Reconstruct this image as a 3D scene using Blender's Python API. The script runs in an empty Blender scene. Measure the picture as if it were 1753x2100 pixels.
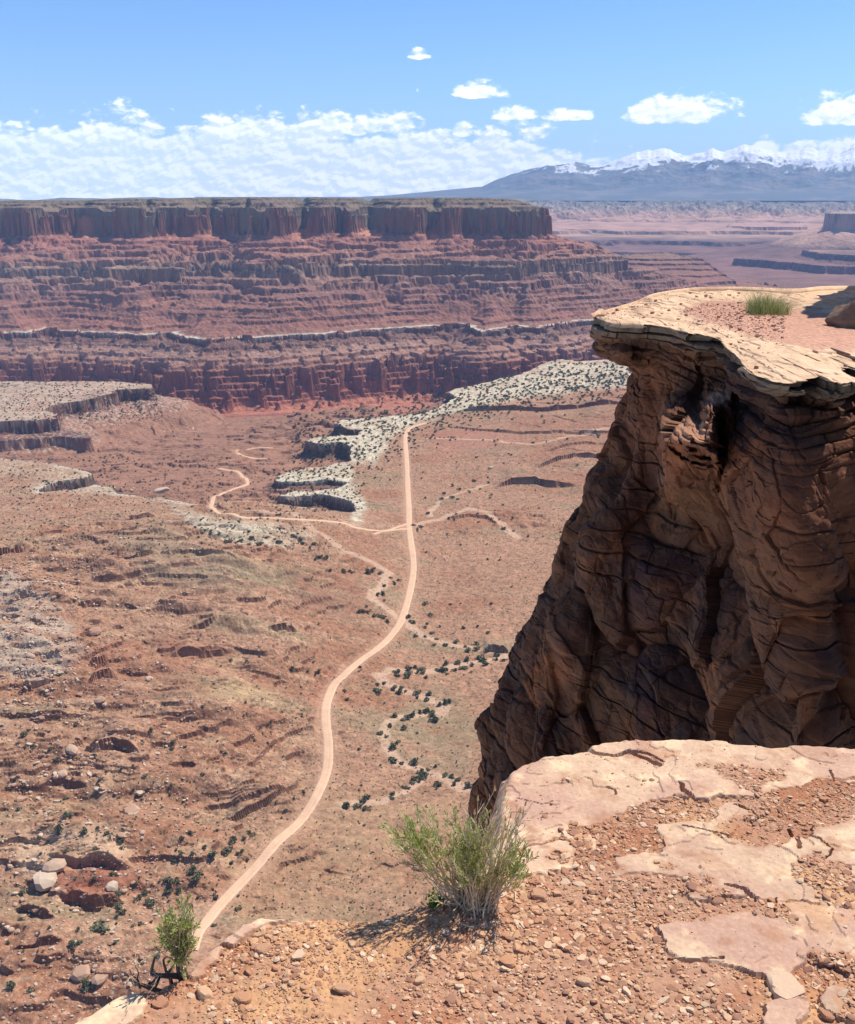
import bpy, math, random
import numpy as np
from mathutils import Vector, Matrix
R = math.radians
random.seed(7)
rng = np.random.default_rng(7)
scene = bpy.context.scene
COL = scene.collection

# ------------------------------------------------------------------ camera, sky, sun, exposure
# photograph measured in units of 1753 x 2100; focal length and tilt of the phone camera
FU, CU, CV, PITCH = 2150.0, 876.5, 1050.0, R(16.46)
cam_data = bpy.data.cameras.new('camera')
cam = bpy.data.objects.new('camera', cam_data)
COL.objects.link(cam)
cam.location = (0, 0, 0)
cam.rotation_euler = (math.pi / 2 - PITCH, 0, 0)
cam_data.sensor_fit = 'VERTICAL'
cam_data.sensor_height = 24
cam_data.lens = 24 * FU / 2099.5
cam_data.clip_start = 0.1
cam_data.clip_end = 200000
scene.camera = cam
scene.view_settings.view_transform = 'Standard'
scene.view_settings.look = 'None'
scene.view_settings.exposure = 0.40
scene.view_settings.gamma = 1
SUN_AZ, SUN_EL = R(52), R(56)          # to the right of the view, high
sdir = Vector((math.sin(SUN_AZ) * math.cos(SUN_EL), math.cos(SUN_AZ) * math.cos(SUN_EL), math.sin(SUN_EL)))
sun_data = bpy.data.lights.new('sun', 'SUN')
sun_data.energy = 5.0
sun_data.angle = R(0.5)
sun_data.color = (1.0, 0.93, 0.82)
sun = bpy.data.objects.new('sun', sun_data)
COL.objects.link(sun)
sun.rotation_euler = (-sdir).to_track_quat('-Z', 'Y').to_euler()

def nd(nt, typ, **kw):
    n = nt.nodes.new(typ)
    for k, v in kw.items():
        if k.startswith('i_'):
            key = k[2:]
            n.inputs[int(key) if key.isdigit() else key.replace('_', ' ')].default_value = v
        else:
            setattr(n, k, v)
    return n
def ramp(nt, stops, interp='LINEAR'):
    n = nt.nodes.new('ShaderNodeValToRGB')
    n.color_ramp.interpolation = interp
    el = n.color_ramp.elements
    while len(el) < len(stops): el.new(0.5)
    for e, (p, c) in zip(el, stops):
        e.position = p
        e.color = (c, c, c, 1) if not hasattr(c, '__len__') else (*c, 1)
    return n
def mth(nt, op, a, b=None, c=None, clamp=False):
    n = nt.nodes.new('ShaderNodeMath'); n.operation = op; n.use_clamp = clamp
    for i, v in enumerate((a, b, c)):
        if v is None: continue
        if isinstance(v, (int, float)): n.inputs[i].default_value = v
        else: nt.links.new(v, n.inputs[i])
    return n.outputs[0]
def mix(nt, fac, a, b, blend='MIX'):
    n = nt.nodes.new('ShaderNodeMix'); n.data_type = 'RGBA'; n.blend_type = blend
    for s, v in ((n.inputs['Factor'], fac), (n.inputs['A'], a), (n.inputs['B'], b)):
        if isinstance(v, (int, float)): s.default_value = v
        elif isinstance(v, tuple): s.default_value = (*v, 1)
        else: nt.links.new(v, s)
    return n.outputs['Result']
def combine(nt, x, y, z):
    n = nt.nodes.new('ShaderNodeCombineXYZ')
    for i, v in enumerate((x, y, z)):
        if isinstance(v, (int, float)): n.inputs[i].default_value = v
        else: nt.links.new(v, n.inputs[i])
    return n.outputs[0]

world = bpy.data.worlds.new('World'); scene.world = world; world.use_nodes = True
def build_world():
    nt = world.node_tree; nt.nodes.clear(); L = nt.links
    out = nd(nt, 'ShaderNodeOutputWorld'); bg = nd(nt, 'ShaderNodeBackground'); bg.inputs['Strength'].default_value = 0.085
    L.new(bg.outputs[0], out.inputs[0])
    sky = nd(nt, 'ShaderNodeTexSky', sky_type='NISHITA', sun_disc=False, sun_elevation=SUN_EL, sun_rotation=SUN_AZ,
             altitude=1800.0, air_density=1.0, dust_density=0.6, ozone_density=2.5)
    # azimuth / elevation of the view direction, in degrees
    tc = nd(nt, 'ShaderNodeTexCoord'); sep = nd(nt, 'ShaderNodeSeparateXYZ'); L.new(tc.outputs['Generated'], sep.inputs[0])
    X, Y, Z = sep.outputs
    az = mth(nt, 'MULTIPLY', mth(nt, 'ARCTAN2', X, Y), 57.2958)
    el = mth(nt, 'MULTIPLY', mth(nt, 'ARCSINE', Z), 57.2958)
    base = sky.outputs[0]
    p = combine(nt, az, mth(nt, 'MULTIPLY', el, 1.9), 0.0)
    n2 = nd(nt, 'ShaderNodeTexNoise', noise_dimensions='2D', i_Scale=0.22, i_Detail=2.0, i_Roughness=0.5); L.new(p, n2.inputs['Vector'])
    def puffs(vec):
        """heaped round lobes: inverted cell distance at three sizes, ruffled by noise"""
        wn = nd(nt, 'ShaderNodeTexNoise', noise_dimensions='2D', i_Scale=0.9, i_Detail=3.0, i_Roughness=0.55); L.new(vec, wn.inputs['Vector'])
        wv = nd(nt, 'ShaderNodeVectorMath', operation='MULTIPLY_ADD'); L.new(wn.outputs['Color'], wv.inputs[0]); wv.inputs[1].default_value = (0.9, 0.9, 0); L.new(vec, wv.inputs[2])
        tot = None
        for sc_, am in ((0.62, 0.62), (1.5, 0.34), (3.6, 0.17)):
            vo = nd(nt, 'ShaderNodeTexVoronoi', voronoi_dimensions='2D', feature='SMOOTH_F1' if sc_ < 2 else 'F1', i_Scale=sc_); 
            if sc_ < 2: vo.inputs['Smoothness'].default_value = 0.35
            L.new(wv.outputs[0], vo.inputs['Vector'])
            t_ = mth(nt, 'MULTIPLY', mth(nt, 'SUBTRACT', 0.5, vo.outputs['Distance']), am)
            tot = t_ if tot is None else mth(nt, 'ADD', tot, t_)
        fn_ = nd(nt, 'ShaderNodeTexNoise', noise_dimensions='2D', i_Scale=2.6, i_Detail=7.0, i_Roughness=0.6); L.new(vec, fn_.inputs['Vector'])
        tot = mth(nt, 'ADD', tot, mth(nt, 'MULTIPLY', mth(nt, 'SUBTRACT', fn_.outputs[0], 0.5), 0.42))
        return mth(nt, 'ADD', tot, 0.5)
    # the same heaps sampled a little towards the sun: the difference gives lit crowns and grey bellies
    pl = combine(nt, mth(nt, 'ADD', az, 0.16), mth(nt, 'ADD', mth(nt, 'MULTIPLY', el, 1.9), 0.38), 0.0)
    dens = puffs(p); densl = puffs(pl)
    def field(e_, a_):                     # cloud bank: threshold by elevation, ends to the right
        topel = mth(nt, 'ADD', mth(nt, 'MULTIPLY', mth(nt, 'SUBTRACT', n2.outputs[0], 0.5), 3.0), 4.1)
        # lower towards the right side of the picture
        top2 = mth(nt, 'SUBTRACT', topel, mth(nt, 'MULTIPLY', mth(nt, 'MAXIMUM', mth(nt, 'SUBTRACT', a_, 4.0), 0.0), 0.42))
        return mth(nt, 'MULTIPLY', mth(nt, 'SUBTRACT', top2, e_), 0.8)
    bank = field(el, az)
    bankc = mth(nt, 'MINIMUM', bank, 1.05)
    v = mth(nt, 'ADD', bankc, mth(nt, 'MULTIPLY', mth(nt, 'SUBTRACT', dens, 0.5), 1.7))
    vl = mth(nt, 'ADD', bankc, mth(nt, 'MULTIPLY', mth(nt, 'SUBTRACT', densl, 0.5), 1.7))
    # separate small clouds: (azimuth, elevation of base, half width, height, gain)
    cl = []
    for cx, by, hw, hh, g in [(857, 116, 26, 18, .7), (980, 193, 62, 34, 1.1), (1062, 240, 54, 24, .85), (1162, 240, 60, 24, .85), (1395, 240, 122, 54, 1.3), (1735, 240, 86, 58, 1.3), (1570, 308, 30, 36, 1.2), (1640, 314, 44, 26, 1.1), (1740, 310, 64, 38, 1.2),
                              (950, 275, 24, 24, .9), (485, 276, 86, 52, 1.3), (665, 272, 52, 40, .95), (740, 270, 64, 36, .9), (120, 300, 70, 40, 1.0), (280, 300, 90, 46, 1.1)]:
        x, y = (cx - CU) / FU, (CV - by) / FU; c_, s_ = math.cos(PITCH), math.sin(PITCH); f_ = c_ + s_ * y; z_ = -s_ + c_ * y
        k = math.degrees(1 / FU) / 1.06
        cl.append((math.degrees(math.atan2(x, f_)), math.degrees(math.atan2(z_, math.hypot(x, f_))), hw * k * 1.02, hh * k * 0.92, g))
    small = None; smalll = None
    warp = mth(nt, 'MULTIPLY', mth(nt, 'SUBTRACT', dens, 0.42), 1.5)
    warpl = mth(nt, 'MULTIPLY', mth(nt, 'SUBTRACT', densl, 0.42), 1.5)
    for a0, e0, w, h, g in cl:
        dx = mth(nt, 'DIVIDE', mth(nt, 'SUBTRACT', az, a0), w)
        dy = mth(nt, 'DIVIDE', mth(nt, 'SUBTRACT', el, e0), h)
        dyn = mth(nt, 'MULTIPLY', mth(nt, 'MINIMUM', dy, 0.0), 3.2)      # flat base
        dyp = mth(nt, 'MAXIMUM', dy, 0.0)
        d2 = mth(nt, 'ADD', mth(nt, 'POWER', mth(nt, 'ABSOLUTE', dx), 2.0), mth(nt, 'ADD', mth(nt, 'POWER', dyp, 2.0), mth(nt, 'POWER', mth(nt, 'ABSOLUTE', dyn), 2.0)))
        s = mth(nt, 'MULTIPLY', mth(nt, 'SUBTRACT', 0.75, d2), g * .8)
        small = s if small is None else mth(nt, 'MAXIMUM', small, s)
    vs = mth(nt, 'ADD', small, warp); vsl = mth(nt, 'SUBTRACT', mth(nt, 'ADD', small, warpl), 0.12)
    allv = mth(nt, 'MAXIMUM', v, vs); alll = mth(nt, 'MAXIMUM', vl, vsl)
    cov = nd(nt, 'ShaderNodeMapRange', interpolation_type='SMOOTHSTEP'); cov.inputs['From Min'].default_value = 0.0; cov.inputs['From Max'].default_value = 0.62
    L.new(allv, cov.inputs[0])
    lit = nd(nt, 'ShaderNodeMapRange', interpolation_type='SMOOTHSTEP'); lit.inputs['From Min'].default_value = -0.34; lit.inputs['From Max'].default_value = 0.40
    L.new(mth(nt, 'SUBTRACT', allv, alll), lit.inputs[0])
    # thin low haze whitening the sky just over the horizon
    low = nd(nt, 'ShaderNodeMapRange', interpolation_type='SMOOTHSTEP'); low.inputs['From Min'].default_value = 2.8; low.inputs['From Max'].default_value = -1.0
    L.new(el, low.inputs[0])
    ccol = mix(nt, lit.outputs[0], (10.6, 11.8, 13.4), (15.6, 15.6, 15.3))
    # blue tuning of the clear sky, deeper with height
    blue = nd(nt, 'ShaderNodeMapRange'); blue.inputs['From Min'].default_value = 0.0; blue.inputs['From Max'].default_value = 13.0; L.new(el, blue.inputs[0])
    tint = mix(nt, blue.outputs[0], (1.25, 1.36, 1.50), (0.74, 1.06, 1.40))
    skyc = mix(nt, 1.0, base, tint, 'MULTIPLY')
    skyc = mix(nt, mth(nt, 'MULTIPLY', low.outputs[0], 0.4), skyc, (6.4, 7.2, 8.4))
    full = mix(nt, mth(nt, 'MULTIPLY', cov.outputs[0], 0.95), skyc, ccol)
    L.new(full, bg.inputs['Color'])
build_world()

# ------------------------------------------------------------------ helpers
def tag(o, label=None, cat=None, group=None, kind=None):
    if label: o['label'] = label
    if cat: o['category'] = cat
    if group: o['group'] = group
    if kind: o['kind'] = kind
    return o
def mesh_np(name, verts, quads=None, tris=None, mat=None, parent=None, colors=None, smooth=False, loc=None, sizes=None, loops=None, mats=None, matidx=None):
    me = bpy.data.meshes.new(name)
    verts = np.ascontiguousarray(verts, dtype=np.float32).reshape(-1, 3)
    if loops is None:
        ls = []; sz = []
        if quads is not None and len(quads): ls.append(np.asarray(quads, np.int32).ravel()); sz.append(np.full(len(quads), 4, np.int32))
        if tris is not None and len(tris): ls.append(np.asarray(tris, np.int32).ravel()); sz.append(np.full(len(tris), 3, np.int32))
        loops = np.concatenate(ls); sizes = np.concatenate(sz)
    me.vertices.add(len(verts)); me.vertices.foreach_set('co', verts.ravel())
    me.loops.add(len(loops)); me.loops.foreach_set('vertex_index', loops.astype(np.int32))
    me.polygons.add(len(sizes))
    st = np.concatenate(([0], np.cumsum(sizes)[:-1])).astype(np.int32)
    me.polygons.foreach_set('loop_start', st)
    me.polygons.foreach_set('use_smooth', np.full(len(sizes), bool(smooth)))
    if mats: 
        for m in mats: me.materials.append(m)
        if matidx is not None: me.polygons.foreach_set('material_index', np.asarray(matidx, np.int32))
    elif mat: me.materials.append(mat)
    if colors is not None:
        a = me.color_attributes.new('Col', 'FLOAT_COLOR', 'POINT')
        c = np.ones((len(verts), 4), np.float32); c[:, :3] = colors
        a.data.foreach_set('color', c.ravel())
    me.update(calc_edges=True)
    ob = bpy.data.objects.new(name, me); COL.objects.link(ob)
    if loc is not None: ob.location = loc
    if parent is not None: ob.parent = parent
    return ob
def grid_quads(nr, nc):
    i = np.arange(nr * nc, dtype=np.int32).reshape(nr, nc)
    return np.stack([i[:-1, :-1], i[:-1, 1:], i[1:, 1:], i[1:, :-1]], -1).reshape(-1, 4)
def _h(ix, iy, iz, seed):
    with np.errstate(over='ignore'):
        h = (ix.astype(np.uint32) * np.uint32(374761393) + iy.astype(np.uint32) * np.uint32(668265263)
             + iz * np.uint32(2246822519) + np.uint32(seed * 3266489917 & 0xffffffff))
        h = (h ^ (h >> np.uint32(13))) * np.uint32(1274126177)
        h ^= h >> np.uint32(16)
    return h
_A = np.linspace(0, 2 * np.pi, 64, endpoint=False)
GX, GY = np.cos(_A).astype(np.float32), np.sin(_A).astype(np.float32)
def noise2(x, y, seed=0):
    x = np.asarray(x, np.float32); y = np.asarray(y, np.float32)
    fx = np.floor(x); fy = np.floor(y); ix = fx.astype(np.int64); iy = fy.astype(np.int64)
    x = x - fx; y = y - fy
    u = x * x * x * (x * (x * 6 - 15) + 10); v = y * y * y * (y * (y * 6 - 15) + 10)
    def g(dx, dy):
        k = (_h(ix + dx, iy + dy, np.uint32(0), seed) & np.uint32(63)).astype(np.int32)
        return GX[k] * (x - dx) + GY[k] * (y - dy)
    a = g(0, 0); a += u * (g(1, 0) - a); b = g(0, 1); b += u * (g(1, 1) - b)
    return (a + v * (b - a)) * 1.5
G3 = rng.normal(size=(64, 3)).astype(np.float32); G3 /= np.linalg.norm(G3, axis=1)[:, None]
def noise3(x, y, z, seed=0):
    x, y, z = [np.asarray(q, np.float32) for q in np.broadcast_arrays(x, y, z)]
    fx = np.floor(x); fy = np.floor(y); fz = np.floor(z)
    ix = fx.astype(np.int64); iy = fy.astype(np.int64); iz = fz.astype(np.int64)
    x = x - fx; y = y - fy; z = z - fz
    s = lambda t: t * t * (3 - 2 * t)
    u, v, w = s(x), s(y), s(z)
    def g(dx, dy, dz):
        k = (_h(ix + dx, iy + dy, (iz + dz).astype(np.uint32), seed) & np.uint32(63)).astype(np.int32)
        return G3[k, 0] * (x - dx) + G3[k, 1] * (y - dy) + G3[k, 2] * (z - dz)
    l = lambda t, a, b: a + t * (b - a)
    return l(w, l(v, l(u, g(0, 0, 0), g(1, 0, 0)), l(u, g(0, 1, 0), g(1, 1, 0))),
             l(v, l(u, g(0, 0, 1), g(1, 0, 1)), l(u, g(0, 1, 1), g(1, 1, 1)))) * 1.5
def fbm(x, y, oct=4, seed=0, gain=.5, ridged=False):
    t = 0; a = 1; n = 0
    for o in range(oct):
        v = noise2(x * 2 ** o + 17.3 * o, y * 2 ** o - 9.1 * o, seed + o)
        t = t + a * ((1 - 2 * np.abs(v)) if ridged else v); n += a; a *= gain
    return t / n
def fbm3(x, y, z, oct=4, seed=0, gain=.5, ridged=False):
    t = 0; a = 1; n = 0
    for o in range(oct):
        k = 2 ** o
        v = noise3(x * k + 7.3 * o, y * k - 3.1 * o, z * k + 1.7 * o, seed + o)
        t = t + a * ((1 - 2 * np.abs(v)) if ridged else v); n += a; a *= gain
    return t / n
def sst(x, a, b):
    t = np.clip((x - a) / (b - a), 0, 1); return t * t * (3 - 2 * t)
def ray(u, v):
    """unit-forward ray of a place in the photograph (Y forward)"""
    x = (np.asarray(u, float) - CU) / FU; y = -(np.asarray(v, float) - CV) / FU
    c, s = math.cos(PITCH), math.sin(PITCH)
    return x, c + s * y, -s + c * y           # world X, Y, Z for camera depth 1
def on_plane(pts, z):
    p = np.asarray(pts, float); X, Y, Z = ray(p[:, 0], p[:, 1]); k = z / Z
    return np.stack([X * k, Y * k], 1)
def project(X, Y, Z):
    c, s = math.cos(PITCH), math.sin(PITCH)
    d = Y * c - Z * s; w = Y * s + Z * c
    return CU + FU * X / d, CV - FU * w / d
def inside(X, Y, poly):
    r = np.zeros(X.shape, bool); n = len(poly); j = n - 1
    for i in range(n):
        xi, yi = poly[i]; xj, yj = poly[j]
        if yi != yj:
            r ^= ((yi > Y) != (yj > Y)) & (X < (xj - xi) * (Y - yi) / (yj - yi) + xi)
        j = i
    return r
def dist_line(X, Y, pts, closed=False):
    d = np.full(X.shape, 1e18, np.float32); n = len(pts)
    for i in range(n if closed else n - 1):
        ax, ay = pts[i]; bx, by = pts[(i + 1) % n]
        vx, vy = bx - ax, by - ay; L = vx * vx + vy * vy + 1e-9
        t = np.clip(((X - ax) * vx + (Y - ay) * vy) / L, 0, 1)
        d = np.minimum(d, (X - ax - t * vx) ** 2 + (Y - ay - t * vy) ** 2)
    return np.sqrt(d)
def sdist(X, Y, poly):
    d = dist_line(X, Y, poly, True); return np.where(inside(X, Y, poly), -d, d)
# ------------------------------------------------------------------ the canyon: one height field in rings round the viewpoint
AZ = np.radians(np.linspace(-26.5, 26.5, 1240))
rr = [25.0]
while rr[-1] < 16600:
    r = rr[-1]
    if r < 380: d = 6.0
    elif r < 5200: d = float(np.clip(r * r * 2.1e-6, 0.8, 3.6))
    else: d = min(3.6 * (r / 5200) ** 2.6, 60)
    rr.append(r + d)
RR = np.array(rr)
Rg, Ag = np.meshgrid(RR, AZ, indexing='ij')
X = (Rg * np.sin(Ag)).astype(np.float32); Y = (Rg * np.cos(Ag)).astype(np.float32)
Rf = Rg.astype(np.float32); del Rg, Ag
NR, NC = X.shape
FL = -400.0
P4 = lambda pts, z=FL: on_plane(pts, z)
# warped coordinates give every rim its bays and noses
wA = fbm(X / 210, Y / 210, 3, 11); wB = fbm(X / 210, Y / 210, 3, 21)
wC = fbm(X / 46, Y / 46, 3, 31, .6); wD = fbm(X / 46, Y / 46, 3, 41, .6)
# ---- near valley floor
U = fbm(X / 330, Y / 330, 4, 51)
und = 9 * U + 1.6 * wC
zf = FL + und * sst(Rf, 380, 700)
left = sst(-X / Rf, 0.02, 0.36) * sst(-Rf, -1350, -500)
leftm = sst(-X / Rf, -0.03, 0.20)
riseaway = sst(Rf, 520, 1080) * (1 - sst(Rf, 1120, 1500))
wL = fbm(X / 170, Y / 70, 4, 61, .55)
zf = zf + 56 * leftm * riseaway * (.85 + .28 * wL) + 5 * leftm * wL + 34 * left * (.6 + .5 * wL) + 3 * left * fbm(X / 22, Y / 22, 3, 63)
# low swells either side of the road and the washes that drain them
hillr = sst(X / Rf, .0, .12) * sst(-Rf, -900, -420)
zf = zf + 7 * hillr * (fbm(X / 90, Y / 90, 3, 71) + .3)
# ledgy red beds right of the road, rising towards the right
ledge_r = sst(X / Rf, 0.0, .2) * sst(Rf, 1250, 1900)
zf = zf + 26 * ledge_r * (0.6 + fbm(X / 260, Y / 260, 3, 81))
def terrace(h, step, cliff, jit):
    """turn a smooth slope into ledges: flats of slope and short risers"""
    q = h / step + jit; k = np.floor(q); f = q - k
    return (k + np.where(f < 1 - cliff, f * .45 / (1 - cliff), .45 + (f - 1 + cliff) * .55 / cliff) - jit) * step
lm = np.clip(leftm * sst(-Rf, -1500, -1250) + ledge_r * .9 + .08, 0, 1)
tm = sst(fbm(X / 75, Y / 34, 3, 91, .6), -.12, .16) * lm
zf = zf + tm * (terrace(zf, 5.5, .05, .3 * wA + .10 * wC) - zf)
tm2 = sst(fbm(X / 48, Y / 22, 3, 92, .6), 0.0, .2) * lm
zf = zf + tm2 * (terrace(zf, 1.8, .07, .4 * wD) - zf)
rough = fbm(X / 11, Y / 9, 4, 93, .6)
zf = zf + rough * (.8 * leftm + .45)
RISERS = [([(905, 862), (925, 850), (950, 841), (1010, 843), (1080, 845), (1180, 846), (1320, 848)], 11, 60), ([(868, 884), (920, 872), (1000, 882), (1100, 890), (1320, 898)], 5, 30), ([(1090, 962), (1180, 940), (1280, 945)], 7, 40), ([(1012, 992), (1050, 984), (1100, 986), (1120, 992), (1190, 992)], 11, 50), ([(985, 1338), (1000, 1325), (1045, 1330)], 8, 15), ([(900, 1062), (960, 1050), (1000, 1054), (1050, 1085)], 5, 20), ([(1100, 925), (1200, 915), (1280, 918)], 4, 30),
    ([(180, 1254), (250, 1250), (340, 1238)], 6, 25), ([(350, 1387), (420, 1380), (480, 1368)], 7, 25), ([(495, 1190), (540, 1180), (595, 1170)], 4, 20), ([(240, 1222), (330, 1214)], 6, 20), ([(-20, 1222), (30, 1200), (62, 1190)], 10, 25), ([(60, 1215), (110, 1205)], 5, 14), ([(455, 1694), (520, 1668), (590, 1636)], 7, 20), ([(470, 1665), (540, 1650), (600, 1634)], 4, 16), ([(160, 1310), (195, 1302), (222, 1296)], 9, 16), ([(185, 1462), (205, 1450), (240, 1440)], 11, 18), ([(185, 1420), (225, 1405)], 8, 14), ([(190, 1602), (240, 1590), (292, 1602)], 8, 20), ([(90, 1655), (130, 1648), (185, 1655)], 6, 20), ([(100, 1806), (180, 1818), (275, 1812)], 9, 25), ([(550, 1332), (612, 1322)], 6, 16), ([(345, 1300), (430, 1288)], 4, 16), ([(490, 1400), (600, 1412)], 4, 14), ([(130, 1868), (200, 1882), (262, 1868)], 9, 20), ([(390, 1345), (450, 1330)], 5, 16), ([(300, 1480), (400, 1466)], 4, 14), ([(230, 1105), (330, 1096)], 4, 20), ([(280, 1120), (360, 1128)], 4, 18), ([(60, 1140), (150, 1130)], 5, 20), ([(400, 1215), (500, 1222)], 3, 15), ([(180, 1170), (300, 1160)], 4, 18), ([(20, 1310), (90, 1290)], 6, 20), ([(40, 1470), (120, 1455)], 5, 16), ([(60, 1560), (150, 1548)], 5, 16), ([(320, 1545), (420, 1530)], 3, 14), ([(30, 1900), (120, 1925)], 6, 18), ([(20, 1990), (140, 1985)], 6, 16)]
for pts, hh_, LL in RISERS:
    p = on_plane(pts, FL + (14 if pts[0][0] < 600 and pts[0][1] < 1500 else 4)); p = p[np.argsort(p[:, 0])]
    k = np.where((RR > np.hypot(p[:, 0], p[:, 1]).min() - 60) & (RR < np.hypot(p[:, 0], p[:, 1]).max() + 5 * LL + 60))[0]; s_ = slice(k[0], k[-1] + 1)
    sN = Y[s_] + 3.5 * wD[s_] + 2.5 * wC[s_] - np.interp(X[s_], p[:, 0], p[:, 1]); wd = p[-1, 0] - p[0, 0]
    tap = np.clip((X[s_] - p[0, 0]) / (.22 * wd), 0, 1) * np.clip((p[-1, 0] - X[s_]) / (.22 * wd), 0, 1) * (.75 + .6 * wC[s_])
    rise = sst(sN, 0, .9) * np.exp(-np.maximum(sN, 0) / LL) * hh_ * tap - .25 * hh_ * tap * np.exp(-(sN / 4) ** 2) * (sN < 0)
    zf[s_] = zf[s_] + rise
zf = zf + .18 * fbm(X / 5, Y / 5, 2, 95)
# steep skirt under the viewpoint (below the frame)
zf = np.maximum(zf, -95 - (Rf - 25) * .92)

# ---- lower canyon floor and the rims round it
zlow = np.interp(Rf, [1300, 1500, 1900, 2400, 2600, 2800, 3000, 3150, 3400, 7500, 9000, 30000], [-404, -408, -438, -484, -515, -547, -578, -584, -584, -572, -520, -480]).astype(np.float32)
zlow = zlow + (5 * wA + 3 * wC) * sst(-Rf, -3000, -2300)
near_poly = P4([(1900, 640), (1500, 700), (1300, 740), (1190, 744), (1130, 751), (1090, 766), (1040, 779), (990, 790), (930, 798), (918, 806), (934, 818), (915, 832),
    (880, 846), (800, 855), (760, 858), (700, 860), (690, 868), (716, 880), (742, 884), (735, 893), (700, 893), (640, 900), (622, 906), (650, 914), (700, 912), (718, 922), (716, 944), (700, 950),
    (640, 962), (572, 974), (560, 982), (580, 989), (636, 989), (680, 986), (712, 990), (700, 1000), (600, 1010), (572, 1018), (582, 1026), (620, 1022), (668, 1018), (700, 1026), (724, 1044), (728, 1062), (700, 1066),
    (600, 1062), (540, 1060), (500, 1064), (440, 1064), (390, 1046), (340, 1022), (330, 1012), (300, 1016), (240, 1008), (235, 992), (200, 986), (160, 996), (90, 1002), (78, 996), (110, 984), (170, 975), (190, 965), (60, 944), (-60, 936), (-400, 930), (-900, 1200), (-1500, 2300), (3200, 2300), (3200, 900)])
XA = X + 6 * wA + 7 * wC; YA = Y + 9 * wB + 12 * wD
dN = sdist(XA, YA, near_poly)
# left white-capped bench
left_poly = P4([(-500, 778), (-100, 780), (100, 783), (235, 781), (312, 788), (316, 794), (285, 797), (240, 799), (215, 810), (165, 822), (108, 832), (96, 842), (122, 850), (118, 859), (60, 862), (0, 864), (-100, 868), (-500, 880)])
XL = X + 14 * wA + 13 * wC; YL = Y + 14 * wB + 13 * wD
dL = sdist(XL, YL, left_poly)
left2 = P4([(-500, 872), (-60, 878), (60, 884), (130, 884), (178, 888), (186, 898), (120, 896), (0, 905), (-500, 905)], -425)
dL2 = sdist(XL, YL, left2)
# far bench under the big mesa: pale lip
far_poly = P4([(-900, 690), (-200, 684), (60, 684), (95, 676), (150, 680), (230, 684), (310, 688), (345, 681), (360, 692), (430, 697), (520, 694), (600, 690), (700, 683), (800, 677), (870, 670), (935, 665), (965, 671), (985, 682), (1020, 677), (1060, 668), (1100, 672), (1200, 660),
     (1290, 652), (1420, 636), (1540, 620), (1590, 604), (1600, 590), (1500, 574), (1300, 560), (0, 560), (-900, 560)])
XF = X + 34 * wA + 20 * wC; YF = Y + 42 * wB + 26 * wD
dF = sdist(XF, YF, far_poly)

# ---- mesa rim, with its bays and buttresses
def P(u, r): a = math.atan((u - CU) / FU * math.cos(PITCH)); return (r * math.sin(a), r * math.cos(a))
rim = [(-700, 4700), (-260, 4560), (-60, 4420), (20, 4300), (60, 4180), (110, 4340), (150, 4400), (200, 4330), (250, 4210), (320, 4180), (350, 4260), (400, 4270), (425, 4380), (445, 4400), (465, 4250), (500, 4170), (560, 4110), (590, 4190),
       (604, 4420), (622, 4520), (636, 4420), (652, 4230), (672, 4250), (690, 4440), (704, 4470), (722, 4330), (735, 4480), (765, 4560), (795, 4470), (806, 4230), (850, 4150), (880, 4330), (900, 4210), (925, 4180), (950, 4320), (990, 4270), (1020, 4230), (1060, 4240), (1095, 4200), (1118, 4215), (1122, 4290)]
rimW = [P(u, r) for u, r in rim] + [P(1108, 4600), P(1090, 5600), P(600, 7000), P(-900, 7000)]
XM = X + 10 * wA + 9 * wC; YM = Y + 16 * wB + 16 * wD
dM = sdist(XM, YM, rimW)
uu = CU + FU / math.cos(PITCH) * X / Y          # column measure, used only to lay out the lobes of the mesa's apron
dM2 = dist_line(X + 60 * wA + 30 * wC, Y + 80 * wB + 40 * wD, rimW[:-3])
smooth_rim = [P(u, 4270) for u in (-700, 0, 300, 600, 800, 1000, 1118)] + [P(1100, 5200)]
dS = dist_line(X + 70 * wA + 26 * wC, Y + 90 * wB + 34 * wD, smooth_rim)
g = lambda c, w: np.exp(-((uu - c) / w) ** 2)
lobe = 170 * g(590, 130) + 60 * g(200, 120) - 150 * g(800, 30) - 90 * g(900, 60) + 120 * g(1130, 90) - 90 * g(330, 40) + 90 * g(1020, 40) - 110 * g(1290, 30) - 60 * g(120, 40)
dS2 = np.maximum(dS - lobe * sst(dS, 60, 420), 0)
ap = np.interp(dS2, [0, 60, 150, 300, 500, 760, 1000, 1300, 2200], [-136, -164, -204, -248, -302, -358, -398, -410, -600]).astype(np.float32)
ap = ap + 9 * wC * sst(dS2, 30, 200) + 5 * wA
col = fbm(X / 26, Y / 26, 2, 111, .6); col2 = fbm(X / 75, Y / 75, 2, 113, .5, True)
bayw = np.clip(g(620, 17) + g(756, 26) + .8 * g(432, 14) + .7 * g(172, 18) + .7 * g(300, 9) + .6 * g(888, 8) + .6 * g(505, 6), 0, 1)
colr = fbm(X / 38, Y / 38, 3, 115, .6, True); wv_ = sst(fbm(X / 170, Y / 170, 2, 117), -.25, .25)
dq = dM + 6 * col + 24 * col2 + 20 * colr * wv_; dMc = dq * (1 - bayw) + bayw * 16 * (dq + 170) / 186
foot = -120 - 5 * wB + 4 * col
talus = np.interp(dq - 14, [0, 60, 150, 300, 420, 700], [0, -36, -80, -128, -190, -480]).astype(np.float32)
ap = np.where(dM < 900, np.maximum(ap, foot + talus), ap)
ap = np.minimum(ap, -399 + np.interp(-dF, [-50, 14, 60, 260, 480, 1200], [0, 0, 18, 125, 270, 450]).astype(np.float32))
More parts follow.
